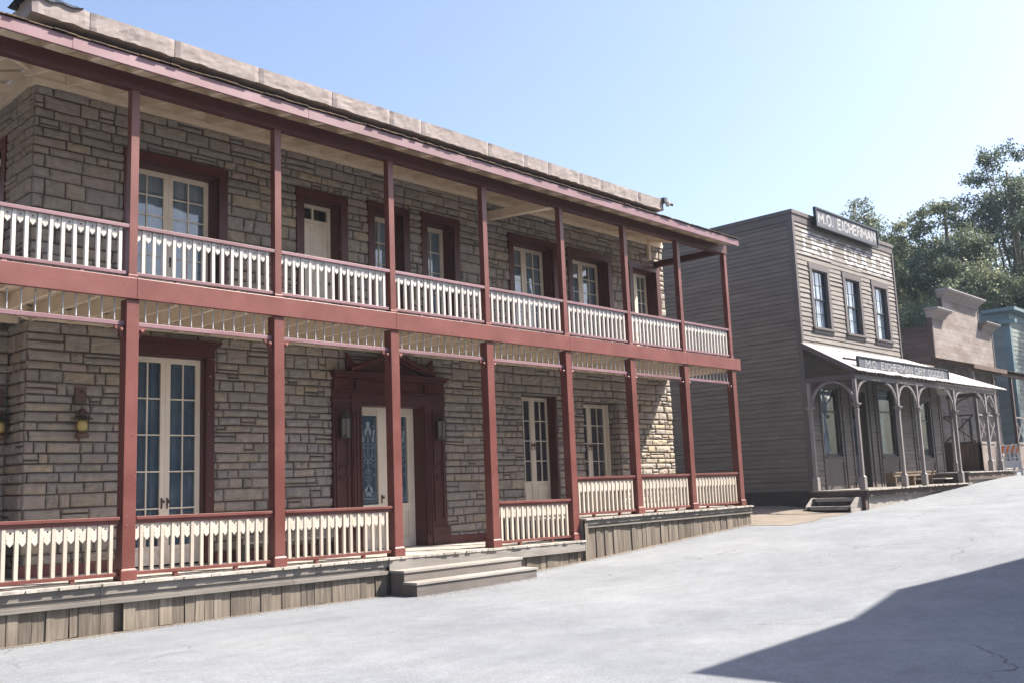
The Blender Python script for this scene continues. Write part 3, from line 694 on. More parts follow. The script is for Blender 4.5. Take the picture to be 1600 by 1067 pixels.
# lower decks
rs = random.Random(4)
mb = MB(); x = 1.0
while x < XS-0.01:
    wd = rs.uniform(0.125, 0.15); x1 = min(x+wd, XS); fy = -0.12+rs.uniform(-0.016, 0.012); z = dza(x)
    yb = WY+0.62 if x < XL else WY+(0.3 if 12.0 < x < 13.7 else 0.2)
    mb.hexa([(x, fy, z-0.038), (x1-0.005, fy, z-0.038), (x1-0.005, yb, z-0.038), (x, yb, z-0.038), (x, fy, z-rs.uniform(0, .004)), (x1-0.005, fy, z-rs.uniform(0, .004)), (x1-0.005, yb, z), (x, yb, z)]); x += wd
x = XS
while x < 22.93:
    wd = rs.uniform(0.125, 0.15); x1 = min(x+wd, 22.96); fy = -0.12+rs.uniform(-0.016, 0.012)
    mb.box(x, x1-0.005, fy, WY+0.4, DB-0.038, DB-rs.uniform(0, 0.004)); x += wd
mb.build('lower_deck', DECK, H)
mb = MB()
def longboard(x0, x1, y0, y1, za, zb, drop=True):
    """za, zb heights below the deck"""
    cuts = [x0]+[c for c in (5.9, 8.9, 10.6, 13.5, 16.0, 18.4, 20.9) if x0 < c < x1]+[x1]
    for a, b in zip(cuts, cuts[1:]):
        a1, b1 = a+0.002, b-0.002
        da, db = (dza(a1), dza(b1)) if drop else (DB, DB)
        mb.hexa([(a1, y0, da-za), (b1, y0, db-za), (b1, y1, db-za), (a1, y1, da-za), (a1, y0, da-zb), (b1, y0, db-zb), (b1, y1, db-zb), (a1, y1, da-zb)])
longboard(1.0, XS, -0.075, -0.03, 0.150, 0.040); longboard(1.0, 10.76, -0.05, -0.02, 0.215, 0.151); longboard(1.0, 10.76, -0.085, -0.03, 0.275, 0.216)
longboard(XS, 22.93, -0.075, -0.03, 0.13, 0.040, False); longboard(XS+0.1, 22.93, -0.05, -0.02, 0.17, 0.131, False); longboard(XS+0.1, 22.93, -0.085, -0.03, 0.20, 0.171, False)
mb.box(XS-0.02, XS, -0.1, WY-0.05, -1.2, DB-0.04); mb.box(22.90, 22.93, -0.03, WY, -1.3, DB-0.04)
mb.build('deck_trim', TRIMGREY, H, bev=0.003)
mb = MB(); mb.hexa([(10.78, -0.10, dza(10.78)-.235), (XS-.03, -0.10, dza(XS)-.215), (XS-.03, -.076, dza(XS)-.215), (10.78, -.076, dza(10.78)-.235), (10.78, -0.10, dza(10.78)-.04), (XS-.03, -0.10, dza(XS)-.04), (XS-.03, -.076, dza(XS)-.04), (10.78, -.076, dza(10.78)-.04)]); mb.build('entry_fascia', TRIMLIGHT, H)
mb = MB(); x = 1.0; rs = random.Random(14)
while x < 22.9:
    wd = rs.uniform(0.10, 0.20)
    if x+wd > 22.92: wd = 22.92-x
    if x < XS < x+wd: wd = XS-x-0.002
    if x < 10.7: top = dza(x)-0.25
    elif x < XS: top = dza(x)-0.14
    else: top = DB-0.17
    if wd > 0.03 and not (10.79 < x < 13.6) and not (abs(x-6.15) < 0.05):
        ln = rs.uniform(-0.008, 0.008); dy = rs.uniform(-0.012, 0.012); zb = min(gz(x, 0), gz(x+wd, 0))+rs.uniform(-0.02, 0.015)
        a, b = x+0.003, x+wd-0.004; y0 = -0.025+dy; y1 = 0.0+dy
        mb.hexa([(a+ln, y0, zb), (b+ln, y0, zb+rs.uniform(-.01, .01)), (b+ln, y1, zb), (a+ln, y1, zb), (a, y0, top), (b, y0, top), (b, y1, top), (a, y1, top)])
    x += max(wd, 0.02)
mb.build('skirt_boards', SKIRT, H)
mb = MB(); mb.box(XS-0.02, XS+0.09, -0.10, -0.06, gz(XS, 0), DB-0.045); mb.build('corner_board', SKIRT, H)
mb = MB(); mb.box(1.0, 22.85, 0.05, 0.09, -1.9, -1.2); mb.build('skirt_backing', MORTAR, H)
# baseboards on the wall
mb = MB()
for a, b in ((XL-0.05, 7.25), (8.91, 11.33), (14.32, XS)):
    mb = MB(); mb.hexa([(a, WY-0.075, dza(a)), (b, WY-0.075, dza(b)), (b, WY-0.03, dza(b)), (a, WY-0.03, dza(a)), (a, WY-0.075, dza(a)+.17), (b, WY-0.075, dza(b)+.17), (b, WY-0.03, dza(b)+.17), (a, WY-0.03, dza(a)+.17)]); mb.build('baseboard', MAROON, H)
mb = MB(); mb.box(1, XL-0.04, 2.89, 2.93, -1.05, -0.86)
mb.build('baseboard', MAROON, H)

# doors and windows
def curtain_mb(x0, x1, z0, z1, y, amp=0.03, freq=22, seed=0, part=None):
    mb = MB(); n = max(10, int((x1-x0)*36)); vs = []
    for i in range(n+1):
        x = x0+(x1-x0)*i/n; yy = y+amp*math.sin(x*freq+seed)+amp*0.5*math.sin(x*freq*2.3+seed*2)
        vs += [(x, yy, z0), (x, yy+0.01, z1)]
    mb.rnd(0.5).add(vs, [(2*i, 2*i+2, 2*i+3, 2*i+1) for i in range(n)]); return mb
def leaf_frame(mb, gl, x0, x1, z0, z1, y, cols, rows, bottom, stile=0.085, top=0.09, mun=0.022, th=0.045):
    mb.box(x0, x0+stile, y, y+th, z0, z1); mb.box(x1-stile, x1, y, y+th, z0, z1)
    a, b = x0+stile+.0005, x1-stile-.0005
    mb.box(a, b, y+.001, y+th, z1-top, z1); mb.box(a, b, y+.001, y+th, z0, z0+0.12)
    zb = z0+bottom
    if bottom > 0.13:
        mb.box(a, b, y+.001, y+th, zb-0.06, zb); mb.box(a, b, y+0.02, y+th-0.005, z0+.12, zb-.06)
        if bottom > 0.3: mb.box(a+0.04, b-0.04, y+0.006, y+0.02, z0+.17, zb-.11)
    za = z1-top
    for c in range(1, cols):
        xx = a+(b-a)*c/cols; mb.box(xx-mun/2, xx+mun/2, y+.006, y+th-.008, zb, za)
    for r in range(1, rows):
        zz = zb+(za-zb)*r/rows; mb.box(a, b, y+.008, y+th-.006, zz-mun/2, zz+mun/2)
    gl.box(a, b, y+0.022, y+0.026, zb, za)
def handle_mb(x, z, y):
    mb = MB(); mb.box(x-0.016, x+0.016, y-0.006, y, z-0.09, z+0.09)
    mb.lathe((0, 0, 0), [(0.012, 0), (0.012, 0.03), (0.028, 0.04), (0.028, 0.06), (0.01, 0.07)], 10); mb.v[-50:] = [(x+a, y-0.006-c, z+0.03+b) for a, b, c in mb.v[-50:]]
    return mb
def casing(mb, x0, x1, z0, z1, w_, y, th=0.05, over=0.0):
    mb.box(x0-w_, x0, y-th, y+0.02, z0, z1); mb.box(x1, x1+w_, y-th, y+0.02, z0, z1)
    mb.box(x0-w_-over, x1+w_+over, y-th-0.004, y+0.02, z1+.0005, z1+w_)
def reveal(mb, x0, x1, z0, z1, y0, y1, t=0.02):
    mb.box(x0, x0+t, y0, y1, z0, z1); mb.box(x1-t, x1, y0, y1, z0, z1); mb.box(x0+t, x1-t, y0, y1, z1-t, z1)
for (nm, a, b, zt, cw, typ) in UP:
    yl = 2.58; f = MB(); g = MB(); z0 = 3.115
    x0, x1, z1 = a+.021, b-.021, zt-.021
    if typ == 'double':
        mid = (x0+x1)/2; leaf_frame(f, g, x0, mid-.002, z0, z1, yl, 2, 5, 0.72); leaf_frame(f, g, mid+.002, x1, z0, z1, yl, 2, 5, 0.72)
    elif typ == 'single': leaf_frame(f, g, x0, x1, z0, z1, yl, 2, 4, 0.72, stile=0.10, top=0.10)
    else:
        zt2 = z1-0.34; f.box(x0, x0+.07, yl-.02, yl+.05, z0, z1); f.box(x1-.07, x1, yl-.02, yl+.05, z0, z1); f.box(x0+.0705, x1-.0705, yl-.02, yl+.05, z1-.07, z1); f.box(x0+.0705, x1-.0705, yl-.02, yl+.05, zt2-.03, zt2+.04)
        f.box((x0+x1)/2-.02, (x0+x1)/2+.02, yl-.01, yl+.04, zt2+.04, z1-.07); g.box(x0+.07, x1-.07, yl+.02, yl+.024, zt2+.04, z1-.07)
        f.box(x0+.071, x1-.071, yl+.012, yl+.045, z0, zt2-.031)
        for (pa, pb) in ((0.08, 0.40), (0.44, 0.97)):
            for (qa, qb) in ((0.12, 0.46), (0.54, 0.88)):
                X0 = x0+.07+(x1-x0-.14)*qa; X1 = x0+.07+(x1-x0-.14)*qb; Z0 = z0+(zt2-z0)*pa; Z1 = z0+(zt2-z0)*pb
                f.box(X0, X1, yl+.004, yl+.0118, Z0, Z0+.025); f.box(X0, X1, yl+.004, yl+.0118, Z1-.025, Z1); f.box(X0, X0+.02, yl+.0035, yl+.0117, Z0+.025, Z1-.025); f.box(X1-.02, X1, yl+.0035, yl+.0117, Z0+.025, Z1-.025)
    d = f.build({'double': 'french_door', 'single': 'glazed_door', 'panel': 'panelled_door'}[typ], CREAM, H)
    subdesign(g, 'pane', GLASS, d, H)
    if typ != 'panel': subdesign(curtain_mb(x0+.05, x1-.05, z0+.6, z1-.05, yl+.075, 0.018, seed=a), 'curtain', CURTAIN, d, H)
    subdesign(handle_mb((x0+x1)/2+.05 if typ == 'double' else x1-.06, 4.10, yl), 'handle', DARKMETAL, d, H)
    c = MB(); casing(c, a, b, 3.112, zt, cw, WY-.001, 0.07, 0.01); reveal(c, a, b, 3.112, zt, WY+.02, yl-.002)
    subdesign(c, 'casing', MAROON_DK, d, H, bev=0.004)
# window on the side return
f = MB(); g = MB(); leaf_frame(f, g, 3.54, 4.5, 3.2, 5.84, 0, 2, 5, 0.6)
tr = lambda L: [(XL+0.12+b, a, c) for a, b, c in L]
f.v = tr(f.v); g.v = tr(g.v); d = f.build('glazed_door', CREAM, H); subdesign(g, 'pane', GLASS, d, H)
c = MB(); casing(c, 3.54, 4.5, 3.12, 5.85, 0.17, 0, 0.05); c.v = [(XL+b-.001, a, cc) for a, b, cc in c.v]; subdesign(c, 'casing', MAROON, d, H)
# lower doors
def french(a, b, zt, z0, yl, rows, bottom, hz_, cur=CURTAIN_DK, cols=2):
    f = MB(); g = MB(); mid = (a+b)/2
    leaf_frame(f, g, a+.003, mid-.002, z0, zt, yl, cols, rows, bottom); leaf_frame(f, g, mid+.002, b-.003, z0, zt, yl, cols, rows, bottom)
    d = f.build('french_door', CREAM, H); subdesign(g, 'pane', GLASS, d, H)
    subdesign(curtain_mb(a+.05, b-.05, z0+.2, zt-.03, yl+.08, 0.022, 30, seed=a), 'curtain', cur, d, H)
    h = handle_mb(mid-.05, hz_, yl); h2 = handle_mb(mid+.05, hz_, yl); k = len(h.v); h.v += h2.v; h.f += [[i+k for i in q] for q in h2.f]; h.r += h2.r
    subdesign(h, 'handle', RUSTY, d, H); return d
d = french(7.44, 8.72, 2.40, dza(8)+.03, 2.42, 5, 0.30, -0.03)
c = MB(); casing(c, 7.42, 8.74, dza(8), 2.42, 0.155, WY-.001, 0.06); c.box(7.25, 8.91, WY-.07, WY+.01, 2.577, 2.63); c.box(7.20, 8.96, WY-.11, WY+.01, 2.631, 2.665); c.box(7.16, 9.0, WY-.14, WY+.01, 2.666, 2.70)
reveal(c, 7.42, 8.74, dza(8), 2.42, WY+.02, 2.418); subdesign(c, 'casing', MAROON_DK, d, H, bev=0.004)
d = french(16.88, 18.08, 2.12, DB+.02, 2.54, 4, 0.80, 0.95, PLUM)
c = MB(); c.box(18.04, 18.098, WY-.01, 2.535, DB, 2.13); subdesign(c, 'casing', MAROON_DK, d, H)
d = french(19.16, 20.56, 2.05, DB+.02, 2.70, 4, 0.80, 0.95, PLUM)
c = MB(); c.box(20.53, 20.575, 2.60, 2.699, DB, 2.05); subdesign(c, 'casing', CREAM, d, H)
# grand entrance
e0 = dza(12.9)
f = MB(); g = MB(); yl = 2.50; mid = 12.875
for (x0, x1, s) in ((12.08, mid-.002, 1), (mid+.002, 13.67, -1)):
    f.box(x0, x0+.16, yl, yl+.05, e0, 1.735); f.box(x1-.18, x1, yl, yl+.05, e0, 1.735)
    a, b = x0+.1605, x1-.1805; f.box(a, b, yl+.001, yl+.05, 1.56, 1.735); f.box(a, b, yl+.001, yl+.05, -0.40, -0.24); f.box(a, b, yl+.001, yl+.05, e0, e0+.16); f.box(a, b, yl+.02, yl+.045, e0+.16, -0.40)
    for (q, rr, t, ss_) in ((a-.03, b+.03, 1.585, 1.535), ): pass
    f.box(a-.035, a, yl-.018, yl+.03, -.26, 1.585); f.box(b, b+.035, yl-.018, yl+.03, -.26, 1.585); f.box(a, b, yl-.018, yl+.03, 1.5505, 1.585); f.box(a, b, yl-.018, yl+.03, -.26, -.225)
    f.box(a+.03, a+.055, yl+.006, yl+.0195, e0+.2, -.46); f.box(b-.055, b-.03, yl+.006, yl+.0195, e0+.2, -.46); f.box(a+.055, b-.055, yl+.006, yl+.0195, e0+.2, e0+.225); f.box(a+.055, b-.055, yl+.006, yl+.0195, -.485, -.46)
    g.box(a, b, yl+.02, yl+.024, -.225, 1.55)
d = f.build('entrance_door', CREAM, H, bev=0.003); subdesign(g, 'pane', GLASS, d, H)
bk = MB(); bk.box(12.2, 13.55, yl+.034, yl+.038, -.3, 1.6); subdesign(bk, 'blind', BLUEGLASS, d, H)
et = MB()
for cx_ in (12.08+.1605+(0.795-.341)/2, mid+.002+.1605+(0.793-.341)/2):
    y0, y1 = yl+.014, yl+.0185
    def scroll(cx, cz, r0, a0, a1, sg, th):
        pts = [(cx+sg*r0*(1-0.55*k/10)*math.cos(R(a0+(a1-a0)*k/10)), cz+r0*(1-0.55*k/10)*math.sin(R(a0+(a1-a0)*k/10))) for k in range(11)]; et.band(pts, y0, y1, th)
    et.prism([(cx_-.018, 1.25), (cx_+.018, 1.25), (cx_+.05, 1.40), (cx_+.03, 1.425), (cx_-.03, 1.425), (cx_-.05, 1.40)], y0, y1)
    for sg in (-1, 1):
        et.prism([(cx_+sg*.02, 1.22), (cx_+sg*.075, 1.12), (cx_+sg*.09, 1.24), (cx_+sg*.05, 1.33)], y0, y1)
        et.prism([(cx_+sg*.15, 1.10), (cx_+sg*.12, 1.22), (cx_+sg*.14, 1.27), (cx_+sg*.18, 1.26)], y0, y1)
        et.prism([(cx_+sg*.09, 1.06), (cx_+sg*.14, 1.0), (cx_+sg*.15, 1.1), (cx_+sg*.11, 1.15)], y0, y1)
        scroll(cx_+sg*.07, 1.02, .075, 90, 400, sg, .009); scroll(cx_+sg*.08, .86, .06, 200, -60, sg, .009); scroll(cx_+sg*.065, .62, .055, 60, 380, sg, .009)
        scroll(cx_+sg*.045, .42, .05, 180, -120, sg, .009); scroll(cx_+sg*.04, .28, .05, 120, -160, sg, .008)
        et.band([(cx_+sg*.13, .95), (cx_+sg*.10, .80), (cx_+sg*.06, .70), (cx_+sg*.11, .64), (cx_+sg*.15, .66)], y0, y1, .014)
        et.prism([(cx_+sg*.0, .18), (cx_+sg*.1, .08), (cx_+sg*.085, .0), (cx_+sg*.04, .06)], y0, y1)
        et.prism([(cx_+sg*.02, .05), (cx_+sg*.06, -.0), (cx_+sg*.05, -.07), (cx_+sg*.0, -.03)], y0, y1)
    et.box(cx_-.185, cx_-.178, y0, y1, -.2, 1.5); et.box(cx_+.178, cx_+.185, y0, y1, -.2, 1.5)
    for sg in (-1, 1):
        for (zc_, r0_) in ((1.33, .03), (1.16, .035), (.93, .045), (.74, .035), (.54, .035), (.36, .03)): scroll(cx_+sg*.135, zc_, r0_, 30 if sg > 0 else 60, 380, sg, .008)
        et.band([(cx_+sg*.012, 1.2), (cx_+sg*.02, .9), (cx_+sg*.012, .5), (cx_+sg*.02, .15)], y0, y1, .008)
    for q in range(11):
        for q2 in range(5): et.box(cx_-.165+q*.031, cx_-.150+q*.031, y0, y1, -.10+q2*.028, -.088+q2*.028)
    for zz in (-.12,): et.box(cx_-.17, cx_+.17, y0, y1, zz, zz+.012)
    for q in range(9): et.box(cx_-.16+q*.038, cx_-.142+q*.038, y0, y1, -.19, -.175)
    for q in range(9): et.box(cx_-.16+q*.038, cx_-.142+q*.038, y0, y1, -.16, -.145)
subdesign(et, 'etching', FROST, d, H)
h = handle_mb(mid-.09, -.12, yl); h2 = handle_mb(mid+.09, -.12, yl); k = len(h.v); h.v += h2.v; h.f += [[i+k for i in q] for q in h2.f]; h.r += h2.r
subdesign(h, 'handle', RUSTY, d, H)
c = MB(); S0, S1 = 11.38, 14.30; P = 0.42
reveal(c, 12.05, 13.70, e0, 1.75, WY-.10, yl-.002, .03)
for (x0, x1) in ((S0, S0+P), (S1-P, S1)):     # pilasters
    c.box(x0, x1, WY-.10, WY+.01, e0, 2.02)
    c.box(x0+.06, x0+.10, WY-.125, WY-.1, -.62, 1.66); c.box(x1-.10, x1-.06, WY-.125, WY-.1, -.62, 1.66); c.box(x0+.1, x1-.1, WY-.125, WY-.1, 1.62, 1.66); c.box(x0+.1, x1-.1, WY-.125, WY-.1, -.62, -.58)
    c.box(x0-.03, x1+.03, WY-.15, WY+.01, e0+.001, e0+.22); c.box(x0-.015, x1+.015, WY-.135, WY+.01, e0+.221, e0+.36)
    c.box(x0-.01, x1+.01, WY-.13, WY+.01, 1.78, 1.83)
    cx_ = (x0+x1)/2
    for rr, th in ((.10, .02), (.155, .018)):
        seg = [(cx_+rr*math.cos(R(a)), .42+rr*1.15*math.sin(R(a))) for a in (range(0, 361, 20) if rr < .12 else range(35, 146, 15))]
        c.band(seg, WY-.125, WY-.1, th)
        if rr > .12: c.band([(cx_+rr*math.cos(R(a)), .42+rr*1.15*math.sin(R(a))) for a in range(215, 326, 15)], WY-.125, WY-.1, th)
for (x0, x1) in ((S0+P+.001, 12.05), (13.70, S1-P-.001)):   # fluted jamb
    c.box(x0, x1, WY-.13, WY+.01, e0, 1.95)
    for q in range(3): xx = x0+(x1-x0)*(q+.5)/3; c.box(xx-.012, xx+.012, WY-.148, WY-.13, -.9, 1.6)
c.box(12.05, 13.70, WY-.13, WY+.01, 1.752, 1.95)
c.box(S0+.10, S1-.10, WY-.15, WY+.01, 1.955, 2.0)
c.box(S0+.02, S1-.02, WY-.12, WY+.01, 2.001, 2.24)
for xx in (S0+.50, S1-.62): c.prism([(xx, 2.02), (xx+.12, 2.02), (xx+.12, 2.22), (xx, 2.22)], WY-.19, WY-.12)
c.box(S0+.66, S1-.66, WY-.135, WY-.12, 2.04, 2.20)
for q, (dz_, pj) in enumerate(((2.245, .17), (2.285, .20), (2.325, .24))): c.box(S0-.02*q, S1+.02*q, WY-pj, WY+.01, dz_, dz_+.039)
px0, px1 = S0+.36, S1-.36; pm = (px0+px1)/2
def rake(x0, z0, x1, z1, th, ya, yb): c.prism([(x0, z0), (x1, z1), (x1, z1+th), (x0, z0+th)] if x0 < x1 else [(x1, z1), (x0, z0), (x0, z0+th), (x1, z1+th)], ya, yb)
rake(px0, 2.365, pm, 2.74, .075, WY-.25, WY); rake(px1, 2.365, pm, 2.74, .075, WY-.25, WY)
rake(px0+.12, 2.365, pm, 2.68, .045, WY-.20, WY-.02); rake(px1-.12, 2.365, pm, 2.68, .045, WY-.20, WY-.02)
c.prism([(px0+.1, 2.365), (px1-.1, 2.365), (pm, 2.70)], WY-.08, WY-.03)
for sg, xx in ((1, px0+.02), (-1, px1-.02)):   # acroteria
    c.prism([(xx-sg*.05, 2.42), (xx+sg*.32, 2.50), (xx+sg*.12, 2.56), (xx+sg*.02, 2.66), (xx-sg*.05, 2.74)], WY-.14, WY-.05)
subdesign(c, 'door_surround', MAROON_DK, d, H, bev=0.003)

# entrance steps
S = Thing('wooden_steps', 'two wide grey painted plank steps below the hotel entrance', 'steps', base=(12.2, -0.4, -1.66))
for (x0, x1, ya, yb, zt, zb) in ((10.80, 13.66, -0.44, -0.10, -1.285, -1.66), (10.79, 13.72, -0.76, -0.44, -1.465, -1.66)):
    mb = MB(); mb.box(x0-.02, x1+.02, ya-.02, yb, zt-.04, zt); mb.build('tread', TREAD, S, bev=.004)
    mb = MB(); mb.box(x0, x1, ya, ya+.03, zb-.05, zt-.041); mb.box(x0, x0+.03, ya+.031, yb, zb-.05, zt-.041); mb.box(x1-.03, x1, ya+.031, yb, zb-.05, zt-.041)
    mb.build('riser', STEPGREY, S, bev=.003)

# hanging oil lanterns
def lantern(x, y, z, label, face=0):
    L = Thing('oil_lantern', label, 'lantern', org=(x, y, z), deg=face, base=(0, 0, -0.42), group='oil lanterns hanging on the hotel wall')
    mb = MB(); mb.box(-.085, .085, -0.02, .035, .10, .36); mb.tube([(0, .02, .30), (0, -.06, .30), (0, -.09, .27)], .012, 6); mb.build('wall_plaque', RUSTY, L)
    mb = MB(); pts = [(.12*math.cos(R(a)), -.09, -.02+.29*math.sin(R(a))) for a in range(-20, 201, 15)]; mb.tube(pts, .006, 6); mb.build('bail', DARKMETAL, L)
    mb = MB(); mb.lathe((0, -.09, 0), [(.05, -.12), (.055, -.08), (.045, -.06), (.045, -.04), (.06, -.03), (.055, -.01), (.03, .01)], 14)
    for sg in (-1, 1): mb.tube([(sg*.06, -.09, -.04), (sg*.095, -.09, -.08), (sg*.10, -.09, -.16), (sg*.10, -.09, -.34), (sg*.07, -.09, -.38)], .010, 6)
    mb.lathe((0, -.09, 0), [(.10, -.44), (.10, -.38), (.07, -.365), (.05, -.34)], 14); mb.build('frame', RUSTY, L, smooth=False)
    mb = MB(); mb.lathe((0, -.09, 0), [(.06, -.10), (.165, -.145), (.168, -.15), (.06, -.112)], 20); mb.build('shade', DARKMETAL, L)
    mb = MB(); mb.lathe((0, -.09, 0), [(.045, -.34), (.072, -.30), (.082, -.24), (.070, -.18), (.045, -.15)], 16); mb.build('globe', AMBER, L, smooth=True)
    return L
lantern(6.57, WY-.06, 1.46, 'small rusty oil lantern with amber globe left of the tall french doors')
lantern(5.60, 2.96-.06, 1.46, 'rusty oil lantern with amber globe on the recessed wall, cut by the photo edge')
def sconce(x, label):
    L = Thing('wall_lamp', label, 'wall lamp', org=(x, WY-.13, 1.1), base=(0, 0, -.12), group='lamps flanking the entrance')
    mb = MB(); mb.box(-.075, .075, -.155, -.005, .0, .02); mb.lathe((0, -.08, 0), [(.12, .335), (.10, .36), (.04, .43), (.03, .43), (.03, .47), (.012, .49)], 6)
    for k in range(6): t = R(60*k); mb.box(-.006+.098*math.cos(t), .006+.098*math.cos(t), -.086+.098*math.sin(t), -.074+.098*math.sin(t), -.02, .335)
    mb.lathe((0, -.08, 0), [(.105, -.04), (.11, -.02)], 6); mb.build('cage', DARKMETAL, L)
    mb = MB(); mb.lathe((0, -.08, 0), [(.088, -.02), (.088, .334)], 6); mb.build('pane', mat_lamp, L)
    mb = MB(); mb.box(-.05, .05, -.012, 0, .10, .28); mb.tube([(0, -.01, .2), (0, -.04, .36), (0, -.08, .42)], .01, 6); mb.build('bracket', DARKMETAL, L)
mat_lamp = mat_flat('dusty_lamp_glass', (0.16, 0.155, 0.14), 0.2)
sconce(S0+.21, 'dark six sided wall lamp on the pilaster left of the entrance')
sconce(S1-.21, 'dark six sided wall lamp on the pilaster right of the entrance')
def bench(x0, x1, y0, y1, zd, h, mat, label, legs=(0.08, 0.5, 0.92), group=None, org=(0, 0, 0), deg=0):
    B = Thing('bench', label, 'bench', org=org, deg=deg, base=((x0+x1)/2, (y0+y1)/2, zd), group=group)
    mb = MB(); n = 2; wd = (y1-y0)/n
    for k in range(n): mb.box(x0, x1, y0+k*wd+.003, y0+(k+1)*wd-.003, zd+h-.045, zd+h)
    mb.build('seat', mat, B, bev=.004)
    mb = MB(); mb.box(x0+.05, x1-.05, y0+.03, y0+.055, zd+h-.14, zd+h-.046); mb.build('apron', mat, B)
    for t in legs:
        x = x0+(x1-x0)*t; mb = MB(); mb.box(x-.03, x+.03, y0+.04, y1-.04, zd+.001, zd+h-.047); mb.build('leg', mat, B)
    return B
bench(9.15, 11.15, WY-.50, WY-.12, dza(10), .44, TRIMGREY, 'long grey plank bench against the hotel wall beside the tall french doors')
o = MB(); 
T = Thing('trash_barrel', 'dark barrel behind the lower railing at the left edge', 'barrel', org=(5.25, 2.35, dza(5.2)), base=(0, 0, 0))
mb = MB(); mb.lathe((0, 0, 0), [(.25, .002), (.27, .05), (.29, .30), (.27, .62), (.25, .66)], 24); mb.build('body', paint('dark_barrel', (.03, .035, .045), (.05, .055, .065), .5), T, smooth=False)
mb = MB(); mb.lathe((0, 0, 0), [(.262, .661), (.262, .69), (.2, .71), (.02, .72)], 24); mb.build('lid', DARKMETAL, T)
# security camera on the parapet end
K = Thing('security_camera', 'small dark camera clamped on the right end of the stone parapet', 'camera', org=(XR+.14, WY-.1, 7.92), base=(0, 0, 0))
mb = MB(); mb.box(-.1, .05, -.12, .02, .0, .14); mb.tube([(0.02, -.08, .04), (.14, -.14, -.02), (.22, -.18, -.04)], .045, 10); mb.build('housing', DARKMETAL, K)
mb = MB(); mb.lathe((.02, -.14, -.06), [(.01, -.07), (.05, -.05), (.07, 0), (.07, .05)], 12); mb.build('dome', PLASTIC, K)
#SHOP
# ================================================================== lettering
GLY = {'M': ([[(0,0),(0,1),(.5,.3),(1,1),(1,0)]], 1.15), 'O': ([[(.3,0),(0,.25),(0,.75),(.3,1),(.7,1),(1,.75),(1,.25),(.7,0),(.3,0)]], .9),
 'E': ([[(1,1),(0,1),(0,0),(1,0)],[(0,.52),(.8,.52)]], .75), 'I': ([[(.5,0),(.5,1)]], .28), 'C': ([[(1,.72),(.7,1),(.3,1),(0,.75),(0,.25),(.3,0),(.7,0),(1,.28)]], .85),
 'H': ([[(0,0),(0,1)],[(1,0),(1,1)],[(0,.5),(1,.5)]], .85), 'R': ([[(0,0),(0,1),(.7,1),(1,.85),(1,.65),(.7,.5),(0,.5)],[(.55,.5),(1,0)]], .85),
 'A': ([[(0,0),(.5,1),(1,0)],[(.2,.33),(.8,.33)]], .95), 'N': ([[(0,0),(0,1),(1,0),(1,1)]], .9), 'D': ([[(0,0),(0,1),(.65,1),(1,.75),(1,.25),(.65,0),(0,0)]], .9),
 'Y': ([[(0,1),(.5,.5),(.5,0)],[(1,1),(.5,.5)]], .9), 'G': ([[(1,.75),(.7,1),(.3,1),(0,.75),(0,.25),(.3,0),(.7,0),(1,.25),(1,.48),(.6,.48)]], .9),
 'S': ([[(1,.8),(.7,1),(.3,1),(0,.82),(0,.64),(.25,.52),(.75,.46),(1,.34),(1,.2),(.7,0),(.3,0),(0,.2)]], .8), '.': ([[(.5,0),(.5,.12)]], .25), ' ': ([], .55)}
SER = {'M': [(0,0),(1,0),(0,1),(1,1)], 'I': [(.5,0),(.5,1)], 'E': [(0,0),(0,1)], 'H': [(0,0),(1,0),(0,1),(1,1)], 'R': [(0,0),(0,1),(1,0)], 'A': [(0,0),(1,0)], 'N': [(0,0),(0,1),(1,1)], 'D': [(0,0),(0,1)], 'Y': [(.5,0),(0,1),(1,1)]}
def lettering(txt, x0, x1, z0, z1, y0, y1, th, serif=False):
    mb = MB(); gap = .30; tot = sum(GLY[c][1] for c in txt)+gap*(len(txt)-1); k = (x1-x0)/tot; h = z1-z0-th; x = x0
    for c in txt:
        st, wd = GLY[c]; w_ = wd*k
        for pl in st: mb.band([(x+p*w_, z0+th/2+q*h) for p, q in pl], y0, y1, th)
        if serif:
            for (p, q) in SER.get(c, []): xx = x+p*w_; zz = z0+th/2+q*h; mb.box(xx-th*1.1, xx+th*1.1, y0-.0006, y1, zz-th*.35, zz+th*.35)
        x += w_+gap*k
    return mb
# ================================================================== clapboard walls
def claps(mb, mp, u0, u1, z0, z1, holes, e, seed, wear=0.0, proud=0.024, gap=0.007):
    rs = random.Random(seed); z = z0
    while z < z1-0.01:
        zt = min(z+e, z1); u = u0-rs.uniform(0, 2)
        while u < u1:
            L = rs.uniform(1.8, 4.2); a, b = max(u, u0), min(u+L, u1); u += L
            if b-a < 0.02: continue
            rr = rs.random(); dz = rs.uniform(-wear, wear)*0.25; sag = rs.uniform(-wear, wear)*0.3
            for (a2, b2, c2, d2) in cut((a, b, z, zt), holes):
                if d2-c2 < 0.02 or b2-a2 < 0.01: continue
                g = 0.003; lo = proud*(1+rs.uniform(-0.2, 0.35)*(1 if wear else 0.4)); hi = 0.004; d2 = d2-gap
                c3, c4 = c2+(dz if c2 > z0+.01 else 0), c2+(dz+sag if c2 > z0+.01 else 0)
                mb.rnd(rr).hexa([mp(a2+g, 0.0, c3), mp(b2-g, 0.0, c4), mp(b2-g, lo, c4), mp(a2+g, lo, c3), mp(a2+g, 0.0, d2), mp(b2-g, 0.0, d2), mp(b2-g, hi, d2), mp(a2+g, hi, d2)])
        z = zt
    mb.rnd(None)
